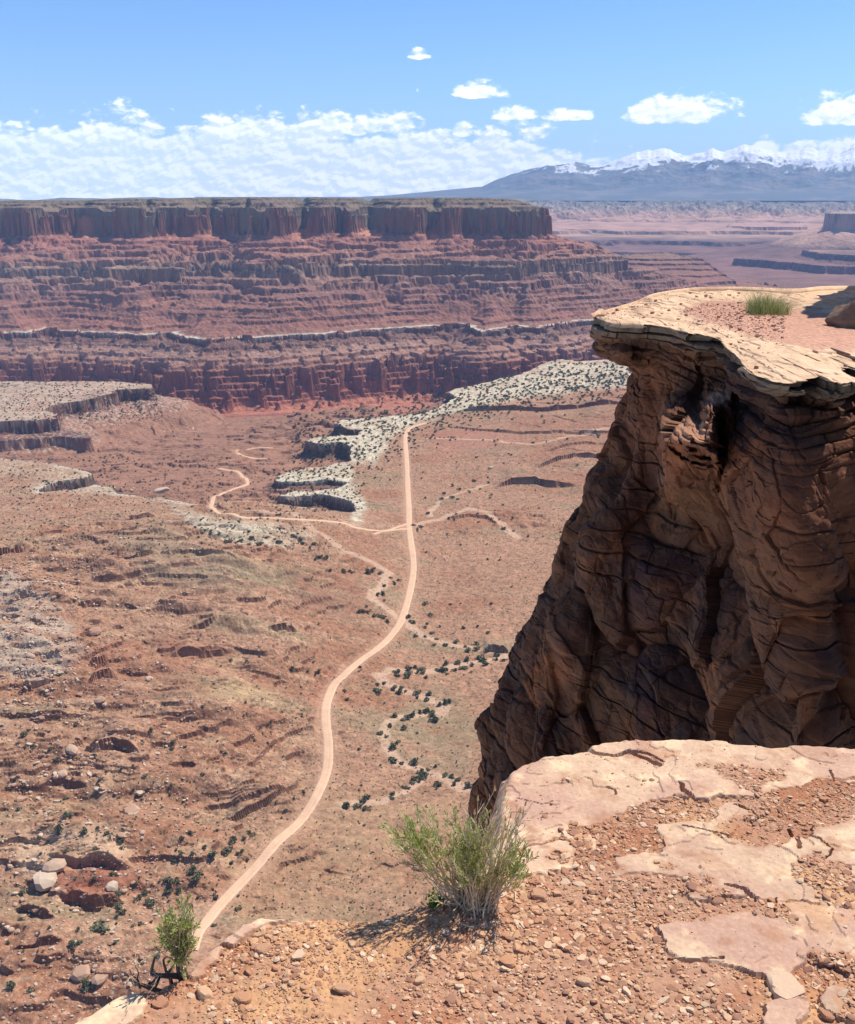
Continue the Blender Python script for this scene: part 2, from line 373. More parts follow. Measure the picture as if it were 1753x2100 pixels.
# strata: (z of the top of a riser, riser height)
bands = [(-206, 10), (-227, 22), (-262, 7), (-279, 12), (-303, 7), (-317, 5), (-330, 10), (-350, 5), (-362, 9), (-383, 7)]
lowb = [(-428, 4), (-446, 6), (-462, 5), (-474, 12), (-492, 14), (-511, 10), (-526, 16), (-547, 9), (-560, 6)]
def strata(h, bands, top, bot, c=.12, off=0):
    hs = [top]; zs = [top]; tot = top - bot; risers = sum(b[1] for b in bands)
    k = (tot - c * risers) / (tot - risers)             # slopes stretch to make up for the risers
    z = top; hcur = top
    for zt, H in bands:
        hcur -= (z - zt) * k; z = zt; hs.append(hcur); zs.append(z)
        hcur -= c * H; z -= H; hs.append(hcur); zs.append(z)
    hs.append(bot); zs.append(bot)
    return np.interp(-(h - off), -np.array(hs), zs).astype(np.float32) + off
vary = fbm(X / 260, Y / 260, 3, 101)
bandm = sst(vary, -.42, .12)
apT = strata(ap, bands, -105, -400, .10, 5 * fbm(X / 500, Y / 500, 2, 103))
mk = (Rf > 2900) & (Rf < 5400); bm_ = np.zeros_like(ap)
bm_[mk] = noise3(X[mk] / 190, Y[mk] / 190, ap[mk] / 15, 107) + .5 * noise3(X[mk] / 60, Y[mk] / 60, ap[mk] / 9, 108)
ap = ap + (apT - ap) * sst(bm_, -.28, .18)
ap = ap + 4 * np.clip(fbm(X / 60, Y / 60, 3, 109, .6, True), -.2, 1) * sst(dS2, 60, 200)
ap = ap + 1.6 * fbm(X / 14, Y / 14, 2, 105)
# Wingate cliff, Kayenta ledges and the wooded top
topz = 2 + 16 * sst(X, -1900, -700) - 5 * sst(X, 100, 500) + 5 * wA
kay = strata(np.interp(-dq - 165 * bayw, [0, 12, 90, 260, 700], [-15, -11, -5, 0, 0]).astype(np.float32) , [(-3, 3), (-8, 4), (-12, 3)], 2, -40, .1)
mesa = np.where(dMc < 0, kay + topz * sst(-dMc, 4, 140), np.interp(dMc + 3 * fbm(X / 20, Y / 20, 2, 119), [0, 3, 8, 11, 16], [-15, -48, -53, -100, -120]).astype(np.float32))
mesa = np.where(dMc > 16, foot + talus + 2 * wC, mesa)
mesa = mesa - 15 * sst(fbm(X / 120, Y / 120, 2, 118), .02, .22) * sst(dq, -80, -15) * (dMc < 3)
apron = ap + 0
z_m = np.maximum(mesa, np.where(dM > 0, apron, -999))
# alcove floors are high red slopes between the buttresses
bay = sst(dS, 20, 60) * 0
# far bench lip and wall below
F = np.interp(dF, [-60, -6, 0, 3, 9, 26, 130, 245, 262, 500], [-398, -400, -400, -424, -431, -438, -478, -560, -575, -590]).astype(np.float32)
wall = (dF > 0) * 1.0
butt = sst(fbm(X / 42, Y / 42, 2, 121), .12, .35)
Fd = np.clip(dF - 26 * butt, -60, None)
F = np.interp(Fd, [-60, -6, 0, 3, 9, 26, 130, 245, 262, 500], [-398, -400, -400, -415, -421, -430, -478, -560, -576, -600]).astype(np.float32)
F = F + wall * (3 * wC + 1.5 * fbm(X / 12, Y / 12, 2, 123)) * sst(dF, 6, 30)
FT = strata(F, lowb, -400, -610, .10, 2.5 * wA)
F = np.where(Fd > 10, FT, F)
spur = sst(fbm(X / 120, Y / 120, 3, 127), .08, .3) * sst(-dF, -120, -20) * (dF > 0); F = F + spur * 13
z_far = np.where(dF < 0, np.maximum(apron, F), F)
z_far = np.maximum(z_far, np.where((dq < 24) & (dM < 90), mesa, -999))
Lz = np.interp(dL - 9 * butt, [-200, 0, 2, 5, 14, 90, 200, 400], [-397, -400, -412, -423, -428, -452, -520, -700]).astype(np.float32) + np.where(dL > 4, 2.4 * wC + 1.6 * fbm(X / 9, Y / 9, 2, 125), 0)
L2 = np.interp(dL2 - 4 * butt, [-200, 0, 2, 6, 90, 150, 300], [-424, -425, -436, -450, -475, -520, -700]).astype(np.float32)
Nz = np.interp(dN - 3 * butt, [0, 1.5, 4, 10, 60, 160, 400], [0, -9, -17, -21, -40, -90, -200]).astype(np.float32)
zn = np.where(dN < 0, zf, FL + Nz + und * .4)
# bare slickrock ribs right behind the rim
zlT = zlow + (3 + 11 * sst(-Rf, -2600, -2100)) * fbm(X / 150, Y / 80, 4, 131, .6) + 2.2 * fbm(X / 16, Y / 12, 3, 135)
mid = sst(X, -420, -260) * sst(-X, -60, 160) * sst(Rf, 1850, 2100) * sst(-Rf, -2750, -2500)
zlT = zlT + 30 * mid * (.5 + fbm(X / 90, Y / 60, 3, 137))
zlT = zlT + (terrace(zlT, 7.0, .08, .3 * wC) - zlT) * sst(fbm(X / 110, Y / 60, 3, 133, .6), -.25, .1)
Z = np.maximum.reduce([zlT, zn, Lz, L2, np.where(Rf > 2300, z_far, -999)]).astype(np.float32)
# ---- far country: low ridge behind the nose, benches, buttes and domes
def seg(pts, tops, slope_prof):
    d = dist_line(X + 50 * wA + 25 * wC, Y + 60 * wB + 30 * wD, pts); 
    return d
rA = [P(1220, 5300), P(1375, 5400), P(1450, 5350), P(1545, 5000)]
dA = dist_line(X + 30 * wA + 20 * wC, Y + 40 * wB + 25 * wD, rA)
ra_top = np.interp(uu, [1220, 1375, 1392, 1450, 1500, 1560, 1600], [-258, -236, -244, -268, -315, -372, -400]).astype(np.float32)
za = ra_top + np.interp(dA, [0, 10, 60, 300, 700, 1300], [0, -8, -24, -90, -190, -380]).astype(np.float32)
za = strata(za, [(-262, 7), (-280, 8), (-300, 7), (-322, 6), (-345, 12), (-380, 20)], -200, -640, .1, 3 * wA)
fm = Rf > 2600
Z = np.where(fm, np.maximum(Z, za), Z)
wide = fbm(X / 2300, Y / 2300, 4, 141); wide2 = fbm(X / 800, Y / 800, 4, 151)
# plateau country: height target by distance, cut into benches
ht = np.interp(Rf, [6000, 7000, 8300, 9400, 11000, 12500, 14000, 15600, 16600], [-575, -560, -505, -440, -345, -305, -250, -150, 40]).astype(np.float32)
ht = ht + (60 * wide + 42 * wide2) * sst(Rf, 6200, 9000)
hb = strata(ht, [(-200, 18), (-262, 30), (-330, 36), (-398, 50), (-480, 34), (-530, 20)], 100, -620, .06, 0)
hb = np.where(Rf > 6200, hb, -700)
dom = sst(Rf, 12300, 13500) * sst(-Rf, -16500, -15600)
hb = hb + dom * (120 * np.clip(fbm(X / 420, Y / 520, 4, 161, .6, True) - .05, 0, 1) + 30 * wide2)
def butte(poly, top, base, cliff, talus):
    d = sdist(X + 60 * wA + 30 * wC, Y + 60 * wB + 30 * wD, poly)
    return np.interp(d, [-50, 0, 12, 12 + talus, 12 + talus * 3], [top, top, top - cliff, base, base - 120]).astype(np.float32)
zb = butte([P(1700, 8900), P(1740, 8700), P(1900, 8800), P(2300, 9500), P(2300, 11000), P(1705, 10400)], -82, -330, 120, 420)
zb = np.maximum(zb, butte([P(1520, 7700), P(1600, 7450), P(1700, 7000), P(2000, 6900), P(2400, 7200), P(2400, 8800), P(1560, 8300)], -372, -560, 40, 260))
zb = np.maximum(zb, butte([P(1690, 7500), P(1760, 7200), P(2300, 7300), P(2300, 8400), P(1660, 8000)], -318, -420, 34, 200))
zb = np.maximum(zb, butte([P(1500, 11200), P(1540, 10800), P(1660, 10900), P(1650, 12000), P(1500, 12000)], -225, -300, 60, 160))
zb = np.maximum(zb, butte([P(1165, 11500), P(1230, 11000), P(1290, 11300), P(1330, 11600), P(1400, 11000), P(1470, 11600), P(1460, 12500), P(1150, 12500)], -270, -330, 50, 160))
zb = np.where(Rf > 5600, zb, -999)
Z = np.where(Rf > 5600, np.maximum.reduce([Z, hb, zb]), Z)
Z = np.where((Rf > 7000) & (Z < -585), -585, Z).astype(np.float32)

print('terrain', Z.shape, Z.min(), Z.max())
# ---- colour of the rock and soil, some sun and shade painted in (linear)
def lut(z, stops):
    zs = np.array([s[0] for s in stops]); cs = np.array([s[1] for s in stops])
    return np.stack([np.interp(z, zs, cs[:, i]) for i in range(3)], -1).astype(np.float32)
def srgb(r, g, b): return tuple((c / 255 / 12.92 if c / 255 <= .04045 else ((c / 255 + .055) / 1.055) ** 2.4) for c in (r, g, b))
def C(*c): return np.array(c, np.float32)
fine = fbm(X / 7, Y / 7, 2, 171); med = wC; big = wA
zz = Z + 3 * wC + 4 * wA
stra = lut(zz, [(-620, (.34, .135, .085)), (-575, (.36, .150, .095)), (-560, (.26, .10, .065)), (-520, (.21, .085, .06)), (-480, (.23, .10, .07)), (-455, (.30, .17, .12)), (-432, (.27, .16, .12)), (-424, (.15, .08, .06)), (-403, (.17, .09, .07)),
               (-399, (.24, .12, .085)), (-380, (.25, .12, .085)), (-350, (.21, .105, .08)), (-330, (.25, .125, .09)), (-300, (.21, .11, .085)), (-280, (.24, .13, .10)), (-262, (.25, .145, .105)), (-245, (.24, .15, .11)),
               (-228, (.14, .095, .075)), (-215, (.27, .175, .12)), (-203, (.24, .13, .095)), (-190, (.27, .135, .095)), (-150, (.28, .13, .095)), (-124, (.29, .135, .10)), (-114, (.16, .078, .056)), (-80, (.18, .078, .055)), (-20, (.19, .088, .062)), (-14, (.26, .14, .10)), (-6, (.22, .12, .085)), (0, (.15, .12, .07)), (30, (.11, .11, .06))])
# thin beds
bed = noise2(zz / 2.3 + 40, X * 0 + 3.3 + .004 * X, 181)
stra *= (1 + .35 * bed[..., None])
color = stra * np.array((1.04, .97, .92), np.float32)
stk = fbm(X / 15, Y / 15, 3, 183, .6); wing = ((dM < 40) & (Rf < 5200) & (Rf > 3600)) * sst(-Z, 14, 20) * (Z > -130)
color = color * (1 + (.75 * stk * wing)[..., None])
# sunlight painted orange on the bay walls; then scattered pale blocks on talus
color = color + (C(.52, .25, .15) - color) * (bayw * (dM < 60) * sst(-Z, 40, 60) * (Rf > 4000) * (Rf < 5200) * .8)[..., None]
blk = sst(fbm(X / 8, Y / 8, 2, 191), .22, .40) * sst(vary, -.3, .3)
tl = ((dF > 5) & (dF < 170) & (Rf > 2300)) | ((dS2 > 120) & (dS2 < 420) & (Rf > 2900) & (Rf < 5000) & (dF < 0) & (dM > 60))
color = color + (C(.44, .36, .28) - color) * (blk * np.where(tl, .62, .12) * (Rf < 5600))[..., None]
# pale lip of the far bench
lip = sst(-dF, 0, 2) * sst(dF, -26, -8) * (Rf > 2300) * (Rf < 4000) * sst(-Z, 385, 397) * sst(fbm(X / 120, Y / 120, 2, 193) + .25, -.1, .2)
color = color + (C(.56, .50, .38) - color) * (lip * .85)[..., None]
# near valley soil
soil = C(.325, .176, .104) + np.zeros(color.shape, np.float32)
redm = sst(fbm(X / 160, Y / 90, 4, 201) + .25 * left + .35 * ledge_r, .0, .35)
soil += (C(.295, .138, .075) - soil) * (redm * .9)[..., None]
grn = sst(fbm(X / 190, Y / 80, 4, 203, .6), .05, .35) * (1 - redm * .5)
soil += (C(.225, .175, .095) - soil) * (grn * .6)[..., None]
tan = sst(fbm(X / 40, Y / 25, 4, 205, .6), .12, .36) * (.3 + .7 * leftm)
soil += (C(.44, .275, .16) - soil) * (tan * .6)[..., None]
soil *= (1 + .42 * fine + .16 * med + .30 * fbm(X / 2.2, Y / 2.2, 2, 172) * sst(-Rf, -1500, -700))[..., None]
shrubdot = sst(fbm(X / 3.1, Y / 3.1, 2, 207, .7), .22, .36) * (Rf < 2100)
soil += (C(.10, .085, .045) - soil) * (shrubdot * (.4 + .45 * (1 - left)))[..., None]
stone = sst(fbm(X / 2.6, Y / 2.6, 2, 209, .7), .20, .34) * (.25 + .75 * leftm) * sst(fbm(X / 60, Y / 35, 3, 210), -.3, .15)
soil += (C(.48, .34, .24) - soil) * (stone * .6)[..., None]
nearmask = ((dN < 0) & (Rf < 4000))
# steep risers in the near valley painted dark red, deepening their shade
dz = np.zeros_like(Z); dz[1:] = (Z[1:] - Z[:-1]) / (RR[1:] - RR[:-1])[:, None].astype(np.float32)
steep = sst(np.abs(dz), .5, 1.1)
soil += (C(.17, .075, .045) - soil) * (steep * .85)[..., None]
color = np.where(nearmask[..., None], soil, color)
lowm = (~nearmask) & (Z < -404) & (Rf < 2700)
red = C(.275, .142, .088) * (1 + .2 * fine + .25 * bed + .1 * med)[..., None]
color = np.where((lowm & (dL > 40) & (dL2 > 6) & (dF > 200))[..., None], red, color)
# photograph-measured outlines laid on the ground as pale slickrock, washes, roads beds
Uu, Vv = project(X + 10 * wC + 5 * fine, Y + 14 * wD, np.where(nearmask, Z, FL))
def region(pts, blur=10):
    d = sdist(Uu.astype(np.float32), Vv.astype(np.float32), pts); return sst(-d, -blur, blur)
white = np.zeros(Z.shape, np.float32)
sel = (Rf > 1100) & (Rf < 3400)
rs = np.where(sel.any(1))[0]; sl = slice(rs[0], rs[-1] + 1)
def region_sl(pts, blur=8, amp=1.0):
    u = Uu[sl].astype(np.float32); v = Vv[sl].astype(np.float32)
    white[sl] = np.maximum(white[sl], amp * sst(-sdist(u, v, pts), -blur, blur))
region_sl([(1500, 690), (1300, 730), (1130, 742), (1040, 770), (930, 790), (905, 830), (760, 852), (690, 854), (690, 866), (740, 888), (610, 898), (640, 918), (716, 920), (716, 950), (770, 952), (800, 900), (850, 868), (900, 856), (960, 838), (1100, 812), (1300, 790), (1500, 770)])
region_sl([(545, 965), (640, 955), (720, 952), (720, 985), (700, 1006), (560, 1006)])
region_sl([(572, 1005), (730, 998), (756, 1040), (736, 1080), (720, 1075), (716, 1030), (600, 1030)])
region_sl([(350, 1040), (440, 1062), (560, 1072), (640, 1100), (570, 1128), (470, 1118), (400, 1080)], 14, .8)
region_sl([(-200, 775), (312, 780), (325, 796), (215, 812), (112, 836), (130, 862), (-200, 880)], 5)
region_sl([(60, 990), (110, 975), (200, 960), (340, 1008), (390, 1045), (300, 1020), (200, 1010), (80, 1012)], 8, .6)
region_sl([(-100, 930), (60, 938), (190, 962), (110, 984), (-100, 960)], 10, .5)
crack = sst(fbm(X / 16, Y / 16, 3, 211, .6), -.28, .12)
white *= (.62 + .38 * crack) * ((nearmask | (dL < 2))) * (.55 + .45 * sst(fbm(X / 70, Y / 50, 4, 212, .6), -.35, .05)) * np.where(X < -500, .55, 1)
wcol = C(.56, .48, .34) * (1 + .25 * fine)[..., None]
wcol = wcol + (C(.20, .185, .125) - wcol) * (sst(fbm(X / 9, Y / 9, 3, 213, .65), .05, .25) * .8)[..., None]
color = color + (wcol - color) * white[..., None]
for pts, cc_, am in (([(30, 1765), (60, 1715), (120, 1688), (180, 1705), (232, 1700), (262, 1742), (200, 1770), (180, 1795), (110, 1800), (60, 1800)], (.52, .35, .22), .8), ([(105, 1775), (200, 1762), (290, 1790), (300, 1812), (200, 1835), (100, 1815)], (.26, .095, .055), .8), ([(-40, 1170), (40, 1180), (130, 1260), (170, 1340), (90, 1400), (-40, 1360)], (.48, .40, .30), .5),
                       ([(390, 1395), (470, 1380), (580, 1425), (560, 1450), (430, 1425)], (.50, .34, .18), .4), ([(420, 1345), (500, 1338), (480, 1360), (410, 1362)], (.46, .32, .17), .4), ([(590, 1190), (700, 1170), (790, 1230), (740, 1265), (620, 1240)], (.27, .115, .07), .55), ([(130, 1330), (330, 1310), (480, 1340), (440, 1420), (260, 1440), (150, 1400)], (.28, .12, .07), .45),
                       ([(880, 885), (960, 878), (1060, 900), (1000, 925), (900, 920)], (.33, .14, .09), .6), ([(640, 1400), (690, 1340), (700, 1400), (660, 1480), (640, 1450)], (.30, .13, .08), .4), ([(760, 1500), (900, 1400), (1000, 1480), (960, 1590), (820, 1560)], (.26, .20, .115), .5), ([(470, 1750), (640, 1640), (940, 1640), (960, 1800), (700, 1880), (480, 1890)], (.38, .235, .13), .5), ([(240, 1100), (330, 1060), (440, 1140), (620, 1180), (500, 1215), (300, 1190)], (.26, .20, .12), .5)):
    lo_, hi_ = min(p[1] for p in pts), max(p[1] for p in pts); kk = np.where((RR > 400 / math.tan(math.atan((hi_ - 400) / FU * .98) ) * .8) & (RR < 400 / math.tan(math.atan((lo_ - 400) / FU * .9)) * 1.25))[0]; s_ = slice(kk[0], kk[-1] + 1)
    m_ = sst(-sdist(Uu[s_].astype(np.float32), Vv[s_].astype(np.float32), pts), -16, 12) * sst(fbm(X[s_] / 30, Y[s_] / 20, 3, 219, .6), -.5, .05) * nearmask[s_]
    color[s_] = color[s_] + (C(*cc_) * (1 + .25 * fine[s_])[..., None] - color[s_]) * (m_ * am)[..., None]
# rims of slickrock all along the near bench edge
rimw = sst(dN, -16, -3) * (dN < 2) * (Rf < 3000) * sst(fbm(X / 60, Y / 60, 2, 215), -.25, .1) * sst(Rf, 1250, 1400)
color = color + (C(.50, .43, .32) - color) * (rimw * .7)[..., None]
color = np.where((((dL > 0) & (dL < 60) & (Z > -426)) & (Rf < 2700))[..., None], C(.15, .07, .05) * (1 + .4 * bed + .4 * med)[..., None], color)  # left bench cliffs darkened to paint in their shade
rub = sst(fbm(X / 7, Y / 7, 2, 217), .12, .3) * ((dL > 3) & (dL < 75) & (Rf < 2600) & (X > -1200))
color = color + (C(.46, .38, .29) - color) * (rub * .7)[..., None]
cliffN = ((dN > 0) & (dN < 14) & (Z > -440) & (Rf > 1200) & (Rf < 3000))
color = np.where(cliffN[..., None], C(.14, .085, .06) * (1 + .4 * bed + .4 * med)[..., None], color)  # dark brown rock, painted darker still for the shade in the alcoves
# dry washes of pale sand
washes = [([(955, 1620), (915, 1592), (880, 1580), (815, 1562), (797, 1535), (790, 1500), (812, 1480), (860, 1470), (905, 1466), (912, 1447), (860, 1430), (792, 1415), (775, 1400), (800, 1386), (880, 1382), (960, 1366), (1035, 1345)], 3.6),
          ([(1000, 1334), (930, 1325), (872, 1310), (832, 1286), (790, 1266), (762, 1254), (775, 1232), (800, 1190), (770, 1180), (700, 1170), (650, 1140), (600, 1112), (540, 1118), (470, 1105)], 3.8),
          ([(845, 1085), (900, 1065), (960, 1040), (1000, 1050), (1060, 1100)], 4.0), ([(880, 1060), (900, 1020), (1000, 990)], 2.5),
          ([(880, 900), (1000, 905), (1090, 915), (1180, 902), (1260, 892)], 3.5),
          ([(700, 1660), (780, 1640), (870, 1592)], 2.2)]
WL = [(on_plane(p, FL), w) for p, w in washes]
wn = 5 * wC + 2 * fine
for p, w in WL:
    lo, hi = np.hypot(p[:, 0], p[:, 1]).min() - 60, np.hypot(p[:, 0], p[:, 1]).max() + 60
    k = np.where((RR > lo) & (RR < hi))[0]; s = slice(k[0], k[-1] + 1)
    d = dist_line(X[s] + wn[s] * 1.2, Y[s] + 6 * wD[s], p)
    m = sst(-d, -w * 1.9, -w * .7) * .75
    color[s] = color[s] + (C(.50, .33, .22) - color[s]) * m[..., None]
# far country colours
farm = sst(Rf, 5600, 6400)
fc = lut(Z + 14 * wide2, [(-600, (.42, .25, .17)), (-560, (.30, .13, .09)), (-480, (.18, .085, .06)), (-400, (.20, .10, .075)), (-330, (.15, .08, .06)), (-300, (.36, .22, .15)), (-240, (.42, .24, .17)), (-150, (.46, .27, .18)), (-60, (.30, .24, .17)), (100, (.10, .12, .08))])
fc = fc * (1 + .5 * fbm(X / 260, Y / 260, 3, 221, .6) + .35 * wA)[..., None]
flat = (Z <= -560) & (Rf > 5600)
fc = np.where(flat[..., None], C(.55, .32, .22), fc)
color = color + (fc - color) * farm[..., None]
# juniper dots on the mesa top
topm = ((dM < -12) & (Rf < 7000))
color = np.where((topm)[..., None], C(.20, .14, .09) + (C(.055, .065, .035) - C(.20, .15, .10)) * (sst(fbm(X / 14, Y / 14, 2, 223), -.15, .15) * sst(-dM, 30, 160))[..., None], color)
color = np.clip(color, .01, .85)

# ---- ground query, so that roads, boulders and shrubs sit on the land
def ground_z(px, py):
    px = np.asarray(px, float); py = np.asarray(py, float)
    r = np.hypot(px, py); a = np.arctan2(px, py)
    fi = np.interp(r, RR, np.arange(NR)); fj = np.interp(a, AZ, np.arange(NC))
    i = np.clip(fi.astype(int), 0, NR - 2); j = np.clip(fj.astype(int), 0, NC - 2); s = fi - i; t = fj - j
    return (Z[i, j] * (1 - s) * (1 - t) + Z[i + 1, j] * s * (1 - t) + Z[i, j + 1] * (1 - s) * t + Z[i + 1, j + 1] * s * t)
def on_ground(u, v):
    """where the sight line of a place in the photograph meets the land"""
    dx, dy, dz_ = ray(u, v); h = math.hypot(dx, dy)
    k = RR / h; z = ground_z(dx * k, dy * k); zr = dz_ * k
    hit = np.where((zr <= z) & (RR > 300))[0]
    if not len(hit): return None
    i = hit[0]
    if i == 0: kk = k[0]
    else:
        a0 = zr[i - 1] - z[i - 1]; a1 = zr[i] - z[i]; f = a0 / (a0 - a1 + 1e-9); kk = k[i - 1] + (k[i] - k[i - 1]) * f
    return np.array([dx * kk, dy * kk, dz_ * kk])
def smooth_path(p, step):
    p = np.asarray(p, float)
    P0 = np.vstack([2 * p[0] - p[1], p, 2 * p[-1] - p[-2]]); out = []
    for i in range(1, len(P0) - 2):
        a, b, c, d = P0[i - 1:i + 3]; n = max(2, int(np.linalg.norm(c - b) / step))
        for k in range(n):
            t = k / n
            out.append(.5 * ((2 * b) + (-a + c) * t + (2 * a - 5 * b + 4 * c - d) * t * t + (-a + 3 * b - 3 * c + d) * t ** 3))
    out.append(p[-1]); return np.array(out)
ROADS = []
def plan_road(pts, w, cut=True):
    global Z
    g3 = [on_ground(u, v) for u, v in pts]; g3 = np.array([q[:2] for q in g3 if q is not None]); c = smooth_path(g3, 3.0)
    zc = ground_z(c[:, 0], c[:, 1]); n = 15; ker = np.hanning(n + 2)[1:-1]; ker /= ker.sum(); zs = np.convolve(np.pad(zc, n // 2, mode='edge'), ker, 'valid')
    r = np.hypot(c[:, 0], c[:, 1]); k = np.where((RR > r.min() - 30) & (RR < r.max() + 30))[0]; s_ = slice(k[0], k[-1] + 1)
    cc = c[::3]; zz_ = zs[::3]; best = np.full(X[s_].shape, 1e9, np.float32); zb_ = np.zeros(X[s_].shape, np.float32)
    xs_, ys_ = X[s_], Y[s_]
    for i in range(len(cc) - 1):
        a_, b_ = cc[i], cc[i + 1]; rad = np.hypot(*a_); kk = np.where(np.abs(RR[s_] - rad) < 26)[0]
        if not len(kk): continue
        q = slice(kk[0], kk[-1] + 1); vx, vy = b_ - a_; t = np.clip(((xs_[q] - a_[0]) * vx + (ys_[q] - a_[1]) * vy) / (vx * vx + vy * vy), 0, 1)
        d = np.hypot(xs_[q] - a_[0] - t * vx, ys_[q] - a_[1] - t * vy); m = d < best[q]
        best[q] = np.where(m, d, best[q]); zb_[q] = np.where(m, zz_[i] + (zz_[i + 1] - zz_[i]) * t, zb_[q])
    f = sst(-best, -w * 1.5, -w * .62); Z[s_] = Z[s_] + (zb_ - .3 - Z[s_]) * f
    verge = sst(-best, -w * 1.3, -w * .5)[..., None] * .55; color[s_] = color[s_] + (C(.44, .265, .17) - color[s_]) * verge
    ROADS.append((c, zs, w))
plan_road([(392, 1944), (405, 1915), (420, 1893), (452, 1856), (500, 1804), (548, 1752), (592, 1704), (630, 1664), (652, 1622), (670, 1580), (673, 1530), (668, 1480), (670, 1440), (684, 1405), (706, 1383), (740, 1354), (775, 1328), (803, 1302), (822, 1274), (832, 1245), (842, 1205), (848, 1160), (843, 1115), (839, 1080), (838, 1040), (836, 1000), (834, 950), (831, 905), (833, 888), (842, 877), (858, 871), (874, 867)], 7.6)
plan_road([(838, 1085), (815, 1085), (780, 1089), (740, 1084), (722, 1080), (712, 1074), (680, 1069), (640, 1066), (590, 1063), (540, 1061), (490, 1058), (460, 1053), (440, 1045), (432, 1035), (436, 1026), (452, 1014), (475, 1004), (500, 996), (508, 990), (504, 980), (490, 970), (470, 964), (450, 960)], 6)
plan_road([(838, 1073), (815, 1080), (790, 1088), (765, 1095)], 4.5)
plan_road([(484, 926), (490, 931), (505, 936), (525, 941), (548, 940)], 6)
plan_road([(482, 926), (486, 922), (510, 921), (560, 920)], 5)
def rock_mat(name, noise_scale=1.0, bump=.35, dist=1.0, rough=.92, var=.25, layers=0.0):
    m = bpy.data.materials.new(name); m.use_nodes = True; nt = m.node_tree; L = nt.links
    b = nt.nodes['Principled BSDF']; b.inputs['Roughness'].default_value = rough
    b.inputs['Specular IOR Level'].default_value = .15
    at = nd(nt, 'ShaderNodeAttribute', attribute_name='Col')
    tc = nd(nt, 'ShaderNodeTexCoord')
    n = nd(nt, 'ShaderNodeTexNoise', i_Scale=noise_scale, i_Detail=6.0, i_Roughness=.65); L.new(tc.outputs['Object'], n.inputs['Vector'])
    r = ramp(nt, [(.3, 1 - var), (.7, 1 + var)]); L.new(n.outputs[0], r.inputs[0])
    # ramps clamp at 1, so scale afterwards
    f = mth(nt, 'MULTIPLY_ADD', n.outputs[0], 4 * var, 1 - 2 * var)
    c = mix(nt, 1.0, at.outputs['Color'], combine(nt, f, f, f), 'MULTIPLY')
    nt.nodes.remove(r)
    h = n.outputs[0]
    if layers:
        mp = nd(nt, 'ShaderNodeMapping'); mp.inputs['Scale'].default_value = (layers * .03, layers * .03, layers); L.new(tc.outputs['Object'], mp.inputs[0])
        n2 = nd(nt, 'ShaderNodeTexNoise', i_Scale=1.0, i_Detail=4.0, i_Roughness=.6); L.new(mp.outputs[0], n2.inputs['Vector'])
        g2 = mth(nt, 'MULTIPLY_ADD', n2.outputs[0], 1.0, .5)
        c = mix(nt, 1.0, c, combine(nt, g2, g2, g2), 'MULTIPLY')
        h = mth(nt, 'ADD', h, n2.outputs[0])
    L.new(c, b.inputs['Base Color'])
    bp = nd(nt, 'ShaderNodeBump'); bp.inputs['Strength'].default_value = bump; bp.inputs['Distance'].default_value = dist
    L.new(h, bp.inputs['Height']); L.new(bp.outputs[0], b.inputs['Normal'])
    return m
M_land = rock_mat('canyon_rock_and_soil', .3, .6, 2.0, var=.26)
land = mesh_np('canyon_terrain', np.stack([X, Y, Z], -1), quads=grid_quads(NR, NC)[:, ::-1], mat=M_land, colors=color.reshape(-1, 3))
tag(land, kind='structure')
